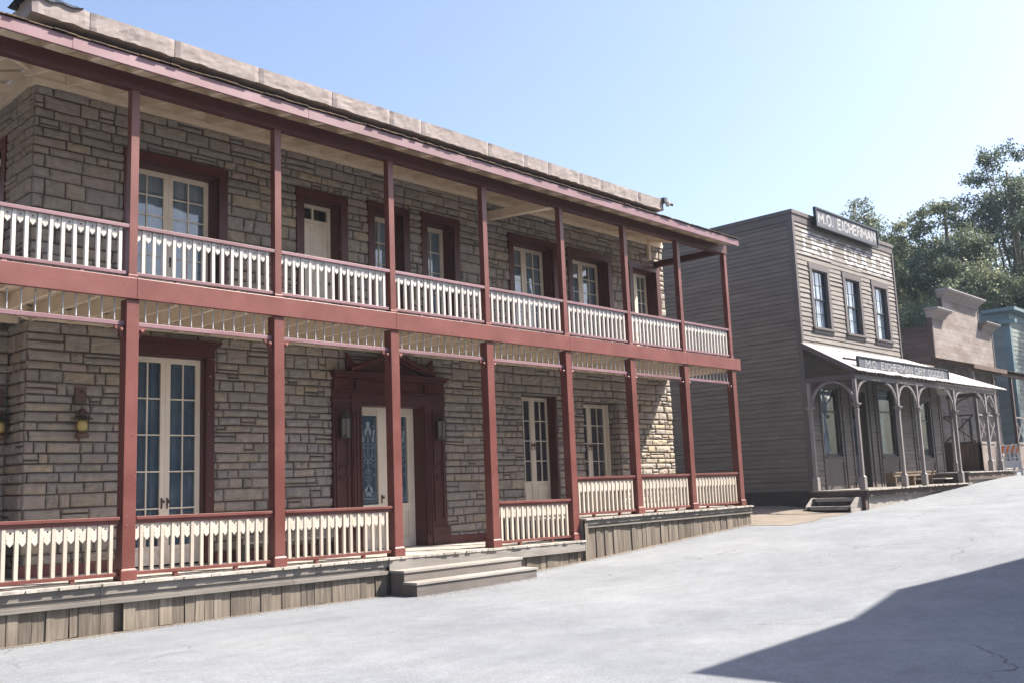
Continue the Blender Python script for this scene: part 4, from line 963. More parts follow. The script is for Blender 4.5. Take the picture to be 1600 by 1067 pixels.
# ================================================================== THE DRY GOODS STORE
OG = dict(org=(28, .65, 0), deg=-1.0)
T = Thing('dry_goods_store', 'two storey grey brown clapboard store with false front and white tin porch roof', 'store', base=(3.8, 2.0, -0.5), **OG)
fr_ = lambda u, d, z: (u, -d, z)
sd_ = lambda u, d, z: (-d, u, z)
W3 = [(1.0, 2.04), (3.36, 4.42), (5.62, 6.66)]
holes_u = [(a, b, 4.62, 6.50) for a, b in W3]
holes_l = [(.88, 2.10, .57, 2.74), (2.98, 4.08, -.45, 2.70), (5.12, 6.42, .55, 2.90), (8.24, 9.62, .48, 2.58)]
mb = MB(); claps(mb, fr_, .11, 7.45, 4.0, 7.95, holes_u, .152, 41, 0.06, .026); mb.build('front_siding', FACADE, T)
mb = MB(); claps(mb, fr_, .11, 10.55, -.45, 4.0, [(a, b, c if c > 0.5 else -.45, d) for a, b, c, d in holes_l]+[(.88, 2.10, -.45, .57), (5.12, 6.42, -.45, .55), (8.24, 9.62, -.45, .48)], .152, 42, .04); mb.build('porch_siding', TAUPE, T)
mb = MB(); claps(mb, sd_, .135, 8.0, -.45, 7.93, [], .145, 43, .045); mb.build('side_siding', TAUPE, T)
mb = MB(); sheet(mb, fr_, 0, 7.5, -.5, 8.1, holes_u+[h for h in holes_l[:3]]); sheet(mb, fr_, 7.5, 10.6, -.5, 3.05, [holes_l[3]]); mb.box(0.001, .03, .03, 8, -1.3, 8.1); mb.box(7.45, 7.49, .01, 8, -.5, 8.1); mb.box(10.56, 10.59, .01, 6, -.5, 3.05); mb.box(.03, 7.45, 7.9, 8, -1.2, 8.1); mb.box(7.5, 10.56, 5.9, 6, -.5, 3.05); mb.box(.03, 7.45, .5, 8, 7.6, 7.7); mb.box(7.5, 10.56, .02, 5.9, 3.06, 3.12)
for a, b, c, e in holes_u+holes_l: mb.box(a-.02, a, .001, .4, c, e); mb.box(b, b+.02, .001, .4, c, e); mb.box(a, b, .001, .4, e, e+.02); mb.box(a, b, .4, .42, c, e)
mb.build('wall', MORTAR, T)
mb = MB()
mb.box(-.034, -.001, -.034, .13, -.5, 7.93); mb.box(-.001, .108, -.034, -.001, 4.0, 7.93); mb.box(7.452, 7.56, -.05, .06, 3.9, 7.93)
mb.box(-.036, 7.56, -.036, -.001, 7.931, 8.16); mb.box(-.036, -.001, -.001, 8, 7.931, 8.16)
mb.box(-.07, 7.60, -.07, .25, 8.161, 8.285); mb.box(-.07, .25, .2501, 8, 8.161, 8.285)
mb.box(10.55, 10.66, -.04, .06, -.45, 2.9)
for a in (2.28, 4.32, 4.80, 6.62, 7.9, 9.78): mb.box(a, a+.075, -.05, -.001, -.45, 3.2)
mb.build('corner_trim', TAUPE_TRIM, T, bev=.004)
mb = MB(); mb.box(-.02, .1, .12, 8, -1.35, -.46); mb.build('foundation', paint('dark_concrete', (.05, .043, .04), (.075, .066, .06), .95, (.15, .13, .11), 5), T)
for k, (a, b) in enumerate(W3):
    f = MB(); g = MB(); y = .055
    for (z0, z1, yy) in ((5.545, 6.50, y), (4.62, 5.58, y+.03)):
        f.box(a, a+.05, yy, yy+.04, z0, z1); f.box(b-.05, b, yy, yy+.04, z0, z1); f.box(a+.0505, b-.0505, yy, yy+.04, z1-.045, z1); f.box(a+.0505, b-.0505, yy, yy+.04, z0, z0+.045)
        for q in (1, 2): xx = a+.05+(b-a-.1)*q/3; f.box(xx-.013, xx+.013, yy+.004, yy+.03, z0+.045, z1-.045)
        zz = (z0+z1)/2; f.box(a+.05, b-.05, yy+.006, yy+.028, zz-.013, zz+.013)
        g.box(a+.05, b-.05, yy+.015, yy+.018, z0+.045, z1-.045)
    d = f.build('sash_window', SIGNDARK, T); subdesign(g, 'pane', GLASS, d, T)
    subdesign(curtain_mb(a+.02, b-.02, 4.65, 6.48, .14, .008, 26, seed=k), 'curtain', SHEER, d, T)
    c = MB(); c.box(a-.17, a, -.05, .0, 4.62, 6.50); c.box(b, b+.17, -.05, .0, 4.62, 6.50); c.box(a-.20, b+.20, -.055, .0, 6.501, 6.70); c.box(a-.22, b+.22, -.11, .14, 4.55, 4.619); c.box(a-.17, b+.17, -.045, 0, 4.43, 4.549)
    c.box(a-.0, a+.012, 0, .16, 4.62, 6.5); c.box(b-.012, b, 0, .16, 4.62, 6.5); c.box(a+.012, b-.012, 0, .16, 6.488, 6.5)
    subdesign(c, 'casing', TAUPE_TRIM, d, T, bev=.003)
for k, (a, b, z0, z1) in enumerate([holes_l[0], holes_l[2], holes_l[3]]):
    f = MB(); g = MB(); y = .04
    f.box(a, a+.06, y, y+.05, z0, z1); f.box(b-.06, b, y, y+.05, z0, z1); f.box(a+.0605, b-.0605, y, y+.05, z1-.06, z1); f.box(a+.0605, b-.0605, y, y+.05, z0, z0+.09); zz = z0+(z1-z0)*.64; f.box(a+.0605, b-.0605, y+.005, y+.04, zz, zz+.05)
    g.box(a+.06, b-.06, y+.02, y+.024, z0+.09, z1-.06)
    d = f.build('shop_window', TAUPE_TRIM, T); subdesign(g, 'pane', GLASS, d, T)
    # drapes swept to one side
    cm = MB(); n = 30; vs = []
    for i in range(n+1):
        t = i/n
        for zz, fr__ in ((z0+.1, .66), (z0+.7, .52), (z0+1.3, .60), (z1-.08, .95)): vs.append((a-.15+(b-a+.1)*fr__*t, .115+.014*math.sin(i*1.7), zz))
    cm.rnd(.5).add(vs, [(4*i+j, 4*i+4+j, 4*i+5+j, 4*i+1+j) for i in range(n) for j in range(3)]); subdesign(cm, 'curtain', CURTAIN, d, T)
    c = MB(); c.box(a-.10, a, -.04, .1, -.45, z1); c.box(b, b+.10, -.04, .1, -.45, z1); c.box(a-.12, b+.12, -.05, .1, z1+.001, z1+.16); c.box(a-.02, b+.02, -.07, .09, z0-.05, z0-.001)
    c.box(a, b, -.005, .02, -.45, z0-.051); c.box(a+.0, b-.0, -.03, -.006, -.45, -.33); c.box(a, b, -.03, -.006, z0-.17, z0-.052)
    for q in range(12): xx = a+.05+(b-a-.1)*q/12; c.box(xx, xx+(b-a)/12-.012, -.016, -.0055, -.329, z0-.171)
    subdesign(c, 'casing', TAUPE_TRIM, d, T)
f = MB(); a, b = 3.0, 4.06; f.box(a, b, .25, .29, -.44, 1.75); f.box(a, b, .24, .30, 1.751, 1.82); f.box(a+.08, a+.12, .235, .2499, -.3, 1.65); f.box(b-.12, b-.08, .235, .2499, -.3, 1.65)
d = f.build('shop_door', SIGNBLUE, T); g = MB(); g.box(a+.05, b-.05, .26, .264, 1.83, 2.65); g.box(a+.2, b-.2, .24, .245, .6, 1.55); subdesign(g, 'pane', GLASS, d, T)
c = MB(); c.box(a-.13, a-.02, -.045, .1, -.45, 2.70); c.box(b+.02, b+.13, -.045, .1, -.45, 2.70); c.box(a-.15, b+.15, -.05, .1, 2.701, 2.86); subdesign(c, 'casing', TAUPE_TRIM, d, T)
# porch roof of white tin
mb = MB(); n = 60; RS = (4.06-3.03)/1.72
def tin(x0, x1, ya, yb, za, zb, c): mb.hexa([(x0, ya, za-.02), (x1, ya, za-.02), (x1, yb, zb-.02), (x0, yb, zb-.02), (x0, ya, za+c), (x1, ya, za+c), (x1, yb, zb+c), (x0, yb, zb+c)])
rs = random.Random(3); x = -.06
while x < 7.7:
    wd = .66; x1 = min(x+wd, 7.72); ye = -1.72+rs.uniform(-.035, .03); ze = 3.03+rs.uniform(-.012, .012)
    for q in range(6):
        a = x+(x1-x)*q/6; b = x+(x1-x)*(q+1)/6; jit = rs.uniform(-.012, .012)
        tin(a+.001, b-.001, ye+jit, -.005, ze, 4.06, 0.005 if q % 2 else 0.0)
    x = x1
x = 7.72
while x < 13.15:   # the roof narrows to the right along its hip
    x1 = min(x+.2, 13.2); t = (x-7.7)/(13.2-7.7); yb = -.005-1.70*t; zb = 4.06-RS*(-.005-yb)
    tin(x+.001, x1-.001, -1.72+rs.uniform(-.015, .02), yb, 3.03+rs.uniform(-.006, .006), zb, .008*rs.random()); x = x1
mb.rnd(.5).add([(7.72, 0, 4.06), (13.2, -1.70, 3.04), (13.2, 3.0, 3.04), (7.72, 3.0, 4.06)], [(0, 1, 2, 3)])
mb.build('tin_roof', TIN, T)
mb = MB()
mb.hexa([(-.05, -1.60, 2.94), (.0, -1.60, 2.94), (.0, -.036, 3.86), (-.05, -.036, 3.86), (-.05, -1.60, 3.08), (0, -1.60, 3.08), (0, -.036, 4.03), (-.05, -.036, 4.03)])
mb.box(-.055, .045, -1.60, -.036, 2.80, 2.935); mb.box(-.05, 12.14, -1.61, -1.51, 2.79, 2.93); mb.box(12.05, 12.15, -1.50, .2, 2.79, 2.93)
x = .3
while x < 13.1:
    t = max(0, (x-7.7)/5.5); yb = -.04-1.66*t
    mb.hexa([(x-.02, -1.70, 2.95), (x+.02, -1.70, 2.95), (x+.02, yb, 4.06-RS*(-yb)-.12), (x-.02, yb, 4.06-RS*(-yb)-.12), (x-.02, -1.70, 3.008), (x+.02, -1.70, 3.008), (x+.02, yb, 4.06-RS*(-yb)-.03), (x-.02, yb, 4.06-RS*(-yb)-.03)]); x += .33
mb.build('porch_beam', TAUPE_TRIM, T)
def arch(mb, p, dirx, diry, r, zc, zt, w_=.05, full=False):
    pts = []; n = 10
    for i in range(n+1):
        t = R(90*i/n); d_ = r*(1-math.cos(t)); z = zc+(zt-zc)*math.sin(t); pts.append((p[0]+dirx*d_, p[1]+diry*d_, z))
    for i in range(n): 
        a, b = Vector(pts[i]), Vector(pts[i+1]); e = (b-a).normalized()*.012; mb.beam(a-e, b+e, w_, .07, (diry, -dirx, 0) if False else (0, 0, 1)) if i else mb.beam(a-e*0, b+e, w_, .07, (dirx, diry, 0))
PS = [(0, -1.56, -.45), (2.98, -1.56, -.45), (4.57, -1.56, -.45), (7.81, -1.56, -.45), (11.0, -1.56, -.08), (12.08, -1.56, -.08), (12.08, .1, -.08), (0, -.10, -.45)]
for i, (x, y, z0) in enumerate(PS):
    mb = MB(); mb.box(x-.085, x+.085, y-.085, y+.085, z0, z0+.36); mb.hexa([(x-.085, y-.085, z0+.36), (x+.085, y-.085, z0+.36), (x+.085, y+.085, z0+.36), (x-.085, y+.085, z0+.36), (x-.05, y-.05, z0+.40), (x+.05, y-.05, z0+.40), (x+.05, y+.05, z0+.40), (x-.05, y+.05, z0+.40)])
    mb.box(x-.05, x+.05, y-.05, y+.05, z0+.395, 2.79)
    for (h, z) in ((.065, 1.86), (.058, 1.82), (.075, 1.97), (.095, 2.0), (.115, 2.03)): mb.box(x-h, x+h, y-h, y+h, z, z+.03)
    o = mb.build('porch_post', POSTPAINT, T, bev=.003)
    mb = MB()
    nb = []
    if i < 6:
        if i > 0: nb.append((-1, 0, min(.72, (x-PS[i-1][0])/2-.03)))
        if i < 5: nb.append((1, 0, min(.72, (PS[i+1][0]-x)/2-.03)))
    if i in (0, 5): nb.append((0, 1, .70))
    if i in (6, 7): nb.append((0, -1, .70))
    for q, (dx, dy, rr) in enumerate(nb):
        mb = MB(); arch(mb, (x+dx*.055, y+dy*.055), dx, dy, rr, 2.05, 2.765); subdesign(mb, 'arch_brace', POSTPAINT, o, T)
mb = MB(); x = -.12; rs = random.Random(8)
while x < 8.15: mb.box(x, x+.135, -1.74+rs.uniform(-.03, .02), .02, -.49, -.45-rs.uniform(0, .004)); x += .14
x = 8.16
while x < 13.4: mb.box(x, x+.135, -1.74+rs.uniform(-.03, .02), 1.5 if x > 10.7 else .02, -.12, -.08); x += .14
x = 7.2
while x < 8.13: mb.box(x, x+.135, -1.2, .02, -.30, -.26); x += .14
mb.build('porch_floor', DECK, T)
mb = MB(); mb.box(-.08, 8.1, -1.66, -1.60, -.66, -.491); mb.box(-.10, -.04, -1.598, .1, -.66, -.491); mb.box(7.18, 7.2, -1.18, 0, -.449, -.30); mb.box(8.12, 8.15, -1.7, 0, -.5, -.121); mb.box(8.16, 13.4, -1.68, -1.62, -.36, -.121); mb.box(-.10, .06, -1.62, -1.46, -1.2, -.661)
mb.build('porch_skirt', BROWNH, T)
mb = MB(); mb.box(.25, 8.0, -1.56, -1.5, -1.3, -.661); mb.box(8.0, 13.3, -1.6, -1.55, -.9, -.361); mb.box(-.03, .0, -1.45, .1, -1.3, -.661); mb.build('footing', CONCRETE, T)
# signs
def sign(name, label, x0, x1, z0, z1, y, th, bd, txt, serif, lt, mg, frame_m):
    G = Thing(name, label, 'sign', base=((x0+x1)/2, y, z0), **OG)
    mb = MB(); mb.box(x0+bd, x1-bd, y-th*.4, y+th*.5, z0+bd, z1-bd); mb.build('board', SIGNBLUE, G)
    mb = MB(); mb.box(x0, x1, y-th, y+th*.6, z1-bd, z1); mb.box(x0, x1, y-th, y+th*.6, z0, z0+bd); mb.box(x0, x0+bd, y-th, y+th*.6, z0+bd, z1-bd); mb.box(x1-bd, x1, y-th, y+th*.6, z0+bd, z1-bd); mb.build('border', frame_m, G)
    mb = lettering(txt, x0+mg[0], x1-mg[1], z0+mg[2], z1-mg[3], y-th*.4-.006, y-th*.4+.001, lt, serif); mb.build('lettering', SIGNWHITE, G)
    return G
G = sign('name_sign', 'slate blue sign lettered M.O. EICHERMAN at the top of the false front', 1.25, 5.98, 7.91, 8.56, -.17, .06, .055, 'M.O. EICHERMAN', False, .082, (.22, .22, .13, .12), SIGNDARK)
mb = MB()
for x in (1.7, 3.6, 5.5): mb.box(x-.03, x+.03, -.134, -.037, 7.95, 8.5)
mb.build('bracket', SIGNDARK, G)
G = sign('shop_sign', 'long slate sign lettered M.O. EICHERMAN DRY GOODS on the tin porch roof', .46, 7.72, 3.10, 3.50, -1.50, .05, .035, 'M.O. EICHERMAN DRY GOODS', True, .040, (.55, .45, .085, .075), SIGNDARK)
mb = MB()
for x in (.7, 4.1, 7.4): mb.beam((x, -1.46, 3.38), (x, -.95, 3.52), .035, .06); mb.box(x-.02, x+.02, -1.469, -1.43, 3.08, 3.45)
mb.build('bracket', TAUPE_TRIM, G)
tmp = lettering('DRY GOODS', .68, 7.25, 6.96, 7.72, 0, 1, .15, True); quads = []
for q in range(0, len(tmp.v), 8):
    P8 = tmp.v[q:q+8]
    if P8[0][1] == P8[2][1] and abs(P8[1][1]-P8[0][1]) < 1e-9: quads.append([(p[0], p[2]) for p in P8[:4]])
    else: xs8 = [p[0] for p in P8]; zs8 = [p[2] for p in P8]; quads.append([(min(xs8), min(zs8)), (max(xs8), min(zs8)), (max(xs8), max(zs8)), (min(xs8), max(zs8))])
def inq(p, Q):
    s_ = 0
    for i in range(4):
        a, b = Q[i], Q[(i+1) % 4]; c_ = (b[0]-a[0])*(p[1]-a[1])-(b[1]-a[1])*(p[0]-a[0])
        if abs(c_) < 1e-12: continue
        if s_ == 0: s_ = 1 if c_ > 0 else -1
        elif (c_ > 0) != (s_ > 0): return False
    return True
mb = MB(); E_ = .152; n0 = int((6.9-4.0)/E_); cells = {}
for Q in quads:
    xa, xb = min(p[0] for p in Q), max(p[0] for p in Q); za, zb = min(p[1] for p in Q), max(p[1] for p in Q)
    for i in range(int(xa/.03), int(xb/.03)+1):
        for j in range(int((za-4)/(E_/6)), int((zb-4)/(E_/6))+1):
            if (i, j) not in cells and inq(((i+.5)*.03, 4+(j+.5)*E_/6), Q): cells[(i, j)] = 1
for (i, j) in cells:
    if j % 6 == 5: continue
    x0, z0 = i*.03, 4+j*E_/6; z1 = z0+E_/6; t0 = (j % 6)/6; t1 = t0+1/6
    d0 = .0355*(1-t0)+.004*t0+.003; d1 = .0355*(1-t1)+.004*t1+.003
    mb.rnd(.5).add([(x0, -d0, z0), (x0+.03, -d0, z0), (x0+.03, -d1, z1), (x0, -d1, z1)], [(0, 1, 2, 3)])
mb.build('faded_lettering', GHOST, T)
# little open step unit beside the porch
S2 = Thing('porch_steps', 'small open two tread wooden step unit beside the store porch', 'steps', base=(-.5, -.85, -1.1), **OG)
for (xa, xb, zt) in ((-.44, -.12, -.67), (-.82, -.46, -.90)):
    mb = MB(); mb.box(xa, xb, -1.48, -.16, zt-.04, zt); mb.box(xa-.002, xa+.03, -1.40, -.24, zt-.10, zt-.041); mb.build('tread', TREAD, S2, bev=.003)
for y0 in (-1.52, -.155):
    mb = MB(); mb.prism([(y0, -1.14), (y0+.035, -1.14)], 0, 0, 'x') if False else mb.prism([(-.86, -1.14), (-.12, -1.14), (-.12, -.66), (-.46, -.66), (-.86, -.895)], y0, y0+.035); mb.build('stringer', TREAD, S2, bev=.003)
B = bench(3.6, 7.2, -.95, -.55, -.45, .46, TANWOOD, 'tan plank bench on the dry goods store porch', **OG)

# ================================================================== THE STEPPED FALSE FRONT
O3 = dict(org=(42, 1.6, 0), deg=0.0)
T3 = Thing('stepped_front_building', 'bleached brown wooden building with stepped false front and shaded porch', 'building', base=(4, 1.5, -.3), **O3)
mb = MB(); rs = random.Random(2)
z = 2.9
while z < 7.38:
    zt = z+.2; x0, x1 = (0.05, 7.9) if z < 6.33 else (1.5, 6.15)
    cuts_ = [x0]+sorted(rs.uniform(x0, x1) for _ in range(2))+[x1]
    for a, b in zip(cuts_, cuts_[1:]): mb.box(a+.001, b-.001, -.02-rs.uniform(0, .004), .0, z, min(zt, 7.38)-.004)
    z = zt
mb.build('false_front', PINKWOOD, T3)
mb = MB(); mb.box(.02, 7.93, .001, .12, 2.8, 6.35); mb.box(1.46, 6.19, .001, .12, 6.35, 7.4); mb.box(7.9, 7.94, .12, 6, -.5, 5.9); mb.box(.05, 7.9, 5.95, 6, -.5, 5.9); mb.box(.05, 7.9, .12, 6, 5.8, 5.86)
mb.build('wall', BROWNWOOD, T3)
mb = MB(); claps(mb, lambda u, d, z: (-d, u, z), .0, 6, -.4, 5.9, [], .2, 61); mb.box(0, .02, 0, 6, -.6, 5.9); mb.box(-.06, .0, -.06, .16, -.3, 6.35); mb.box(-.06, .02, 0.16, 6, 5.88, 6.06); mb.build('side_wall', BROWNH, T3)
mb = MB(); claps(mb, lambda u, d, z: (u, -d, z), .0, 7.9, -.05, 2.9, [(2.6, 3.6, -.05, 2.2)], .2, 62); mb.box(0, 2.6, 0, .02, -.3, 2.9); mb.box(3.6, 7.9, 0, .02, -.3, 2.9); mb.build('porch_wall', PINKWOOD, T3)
mb = MB(); mb.box(2.62, 3.58, .05, .09, -.05, 2.18); mb.box(2.5, 2.6, -.04, .05, -.05, 2.2); mb.box(3.6, 3.7, -.04, .05, -.05, 2.2); mb.box(2.5, 3.7, -.04, .05, 2.2, 2.32); mb.build('door', TRIMGREY, T3)
mb = MB(); mb.box(-.01, .1, -.05, -.021, 4.6, 6.35); mb.box(7.84, 7.95, -.05, -.021, 4.6, 6.35); mb.box(1.46, 1.56, -.05, -.021, 6.6, 7.4); mb.box(6.09, 6.19, -.05, -.021, 6.6, 7.4); mb.build('edge_board', TAUPE_TRIM, T3)
def cornice(mb, x0, x1, z0, z1, pj):
    h = z1-z0; pf = [(0, 0), (.12, 0), (.12, .10), (.22, .12), (.30, .22), (.42, .42), (.62, .60), (.86, .72), (.90, .74), (.90, .84), (1, .86), (1, 1)]
    for (a, b), (c, d) in zip(pf, pf[1:]):
        if d <= b: continue
        p0, p1 = pj*a, pj*c; s0, s1 = .22*a, .22*c; q0, q1 = z0+h*b, z0+h*d
        mb.hexa([(x0-s0, -p0, q0), (x1+s0, -p0, q0), (x1+s0, .16, q0), (x0-s0, .16, q0), (x0-s1, -p1, q1), (x1+s1, -p1, q1), (x1+s1, .16, q1), (x0-s1, .16, q1)])
for (a, b, c, d) in ((.0, 1.44, 6.36, 6.78), (1.55, 6.1, 7.38, 7.78), (6.30, 7.9, 6.36, 6.78)):
    mb = MB(); cornice(mb, a, b, c, d, .42); mb.build('cornice', POSTPAINT, T3)
mb = MB(); rs = random.Random(6); x = -.35
while x < 12.0: wd = rs.uniform(.12, .2); mb.hexa([(x, -1.62+rs.uniform(-.03, .03), 4.19), (x+wd-.01, -1.6, 4.19), (x+wd-.01, -.03, 4.66), (x, -.03, 4.66), (x, -1.62, 4.22), (x+wd-.01, -1.62, 4.22), (x+wd-.01, -.03, 4.70), (x, -.03, 4.70)]); x += wd
mb.build('porch_roof', SHINGLE, T3)
mb = MB(); mb.box(-.3, 11.9, -1.48, -1.36, 3.98, 4.12); mb.box(-.35, 3.9, -1.66, -1.60, 4.05, 4.22); x = -.2
while x < 11.9: mb.beam((x, -1.55, 4.14), (x, -.05, 4.58), .05, .09); x += .5
mb.build('porch_beam', BROWNWOOD, T3)
for x in (.04, 2.55, 5.05, 8.4):
    mb = MB(); mb.box(x-.06, x+.06, -1.48, -1.36, -.05, 3.98); mb.build('porch_post', TAUPE_TRIM if x != 5.05 else BROWNH, T3)
mb = MB(); mb.box(-.2, 12, -1.6, 0, -.12, -.05); mb.box(-.2, 12, -1.58, -1.5, -.5, -.121); mb.box(-.2, -.12, -1.5, 0, -.6, -.121); mb.build('porch_floor', BROWNH, T3)
mb = MB(); rs = random.Random(12)
for k in range(9): y0 = -1.5+k*.165; mb.box(-.02, .02, y0, y0+.158, -.05, 1.02)
mb.box(-.03, .05, -1.5, 0, 1.021, 1.07); mb.build('side_panel', BROWNWOOD, T3)
for (xa, xb) in ((.1, 1.75), (5.2, 8.3)):
    mb = MB(); n = int((xb-xa)/.12)
    for k in range(n): w_ = (xb-xa)/n; mb.box(xa+k*w_, xa+(k+1)*w_-.006, -1.46, -1.42, -.05, 1.0)
    mb.box(xa-.03, xb+.03, -1.49, -1.38, 1.001, 1.05); mb.build('front_panel', PINKWOOD, T3)
def xrail(mb, a, b, za, zb, wd=.05):
    a, b = Vector(a), Vector(b); h = Vector((0, 0, 1))
    mb.beam(a+h*zb, b+h*zb, wd, .06); mb.beam(a+h*za, b+h*za, wd, .05)
    mb.beam(a+h*(za+.02), b+h*(zb-.02), wd*.8, .05); mb.beam(a+h*(zb-.02)+Vector((0, .03, 0)), b+h*(za+.02)+Vector((0, .03, 0)), wd*.8, .05)
for (a, b) in (((.1, -1.42), (1.25, -1.42)), ((1.3, -1.42), (2.5, -1.42)), ((5.1, -1.42), (6.3, -1.42)), ((6.3, -1.42), (7.5, -1.42))):
    mb = MB(); xrail(mb, (*a, 0), (*b, 0), 1.08, 2.2); mb.build('cross_railing', POSTPAINT, T3)
mb = MB(); xrail(mb, (.02, -1.3, 0), (.02, -.1, 0), 1.10, 2.2); mb.build('cross_railing', BROWNH, T3)

# ================================================================== TEAL BUILDING
T4 = Thing('teal_trimmed_building', 'grey green clapboard building with teal corner trim and cornice at the photo edge', 'building', org=(54, 1.9, 0), deg=0, base=(4, 3, 0))
mb = MB(); claps(mb, lambda u, d, z: (-d, u, z), .25, 3.2, -.2, 7.5, [], .23, 71, 0, .02); mb.box(0, .02, 0, 3.2, -.2, 7.8); mb.build('side_wall', GREYGREEN, T4)
mb = MB(); claps(mb, lambda u, d, z: (u, -d, z), .25, 9, -.2, 7.5, [], .23, 72, 0, .02); mb.box(0, 9, 0, .02, -.2, 7.8); mb.box(8.95, 9, .02, 3.2, -.2, 7.8); mb.box(.02, 8.95, 3.15, 3.2, -.2, 7.8); mb.box(.1, 8.9, .1, 3.1, 7.6, 7.7); mb.build('front_wall', GREYGREEN, T4)
mb = MB(); mb.box(-.05, .0, -.05, .24, -.2, 7.5); mb.box(.001, .24, -.05, -.001, -.2, 7.5); mb.box(-.06, 0, 0.0, 3.2, 7.501, 7.9); mb.box(.001, 9, -.06, 0, 7.501, 7.9); mb.build('corner_board', TEAL, T4)
mb = MB(); mb.box(-.12, .0, 1.2, 3.2, 7.901, 8.0); mb.box(-.35, 9.3, -.45, 1.2, 7.95, 8.12); mb.box(-.2, 9.1, -.3, 1.2, 7.901, 7.949); mb.box(-.3, .0, -.4, .35, 7.3, 7.5); mb.build('cornice', TEAL, T4)

# ================================================================== traffic barricade
BR = Thing('traffic_barricade', 'white plastic folding barricade with orange striped top board', 'barricade', org=(41.0, -1.12, gz(41.0, -1.12)), deg=-52, base=(0, 0, 0))
for sg, nm in ((-1, 'front_panel'), (1, 'rear_panel')):
    mb = MB(); t = 0.24
    def pt(x, z, d): return (x, sg*(.34*(1-z/1.25)+.02)+sg*d, z)
    def slab(x0, x1, z0, z1, d0=0, d1=.045): mb.hexa([pt(x0, z0, d0), pt(x1, z0, d0), pt(x1, z0, d1), pt(x0, z0, d1), pt(x0, z1, d0), pt(x1, z1, d0), pt(x1, z1, d1), pt(x0, z1, d1)])
    slab(-.36, -.27, 0, 1.2); slab(.27, .36, 0, 1.2); slab(-.27, .27, .86, 1.18); slab(-.27, .27, .66, .70); slab(-.27, .27, .30, .56); slab(-.27, .27, .12, .16); slab(-.05, .05, .56, .86)
    slab(-.05, .05, .0, .30) if False else None
    mb.lathe((-.2, 0, 1.18), [(.03, 0), (.03, .07)], 8); mb.lathe((.2, 0, 1.18), [(.03, 0), (.03, .07)], 8)
    p = mb.build(nm, PLASTIC, BR, bev=.006)
    mb = MB()
    for k in range(4):
        xa = -.34+k*.19; d = .049
        q = [(xa, .88), (xa+.10, .88), (xa+.24, 1.16), (xa+.14, 1.16)]; q = [(min(x, .35), z) for x, z in q]
        mb.add([pt(x, z, d) for x, z in q]+[pt(x, z, d+.003) for x, z in q], [(0, 1, 2, 3), (7, 6, 5, 4), (0, 1, 5, 4), (1, 2, 6, 5), (2, 3, 7, 6), (3, 0, 4, 7)])
    subdesign(mb, 'stripe', ORANGE, p, BR)

# ================================================================== building across the street (casts the shade on the road)
T5 = Thing('opposite_storefront', 'wooden storefront across the street shading the road', 'building', org=(0, 0, 0), base=(25, -15, -1.5))
prof = [(13.66, 6.73), (17.6, 7.04), (21.05, 8.13), (23.6, 6.95), (50, 7.4)]
mb = MB(); mb.prism([(13.66, -1.9)]+prof+[(50, -1.9)], -20, -12.35); mb.build('wall', BROWNH, T5)
mb = MB()
for k in range(6):
    x = 15.5+k*3.2; mb.box(x, x+1.1, -12.349, -12.30, .2, 2.4)
mb.build('window_frame', TAUPE_TRIM, T5)

T6 = Thing('left_sky_blocker', 'unseen dark wooden block added to cut the sky light from the left', 'building', base=(-12, -6, -1.8))  # out-of-view mass added to hold sky light off the left post faces
mb = MB(); mb.box(-18, -8, -24, 14, -2.2, 8.5); mb.build('wall', BROWNWOOD, T6)
mb = MB(); mb.box(-18.3, -7.7, -24.3, 14.3, 8.5, 8.9); mb.build('cornice', BROWNH, T6)
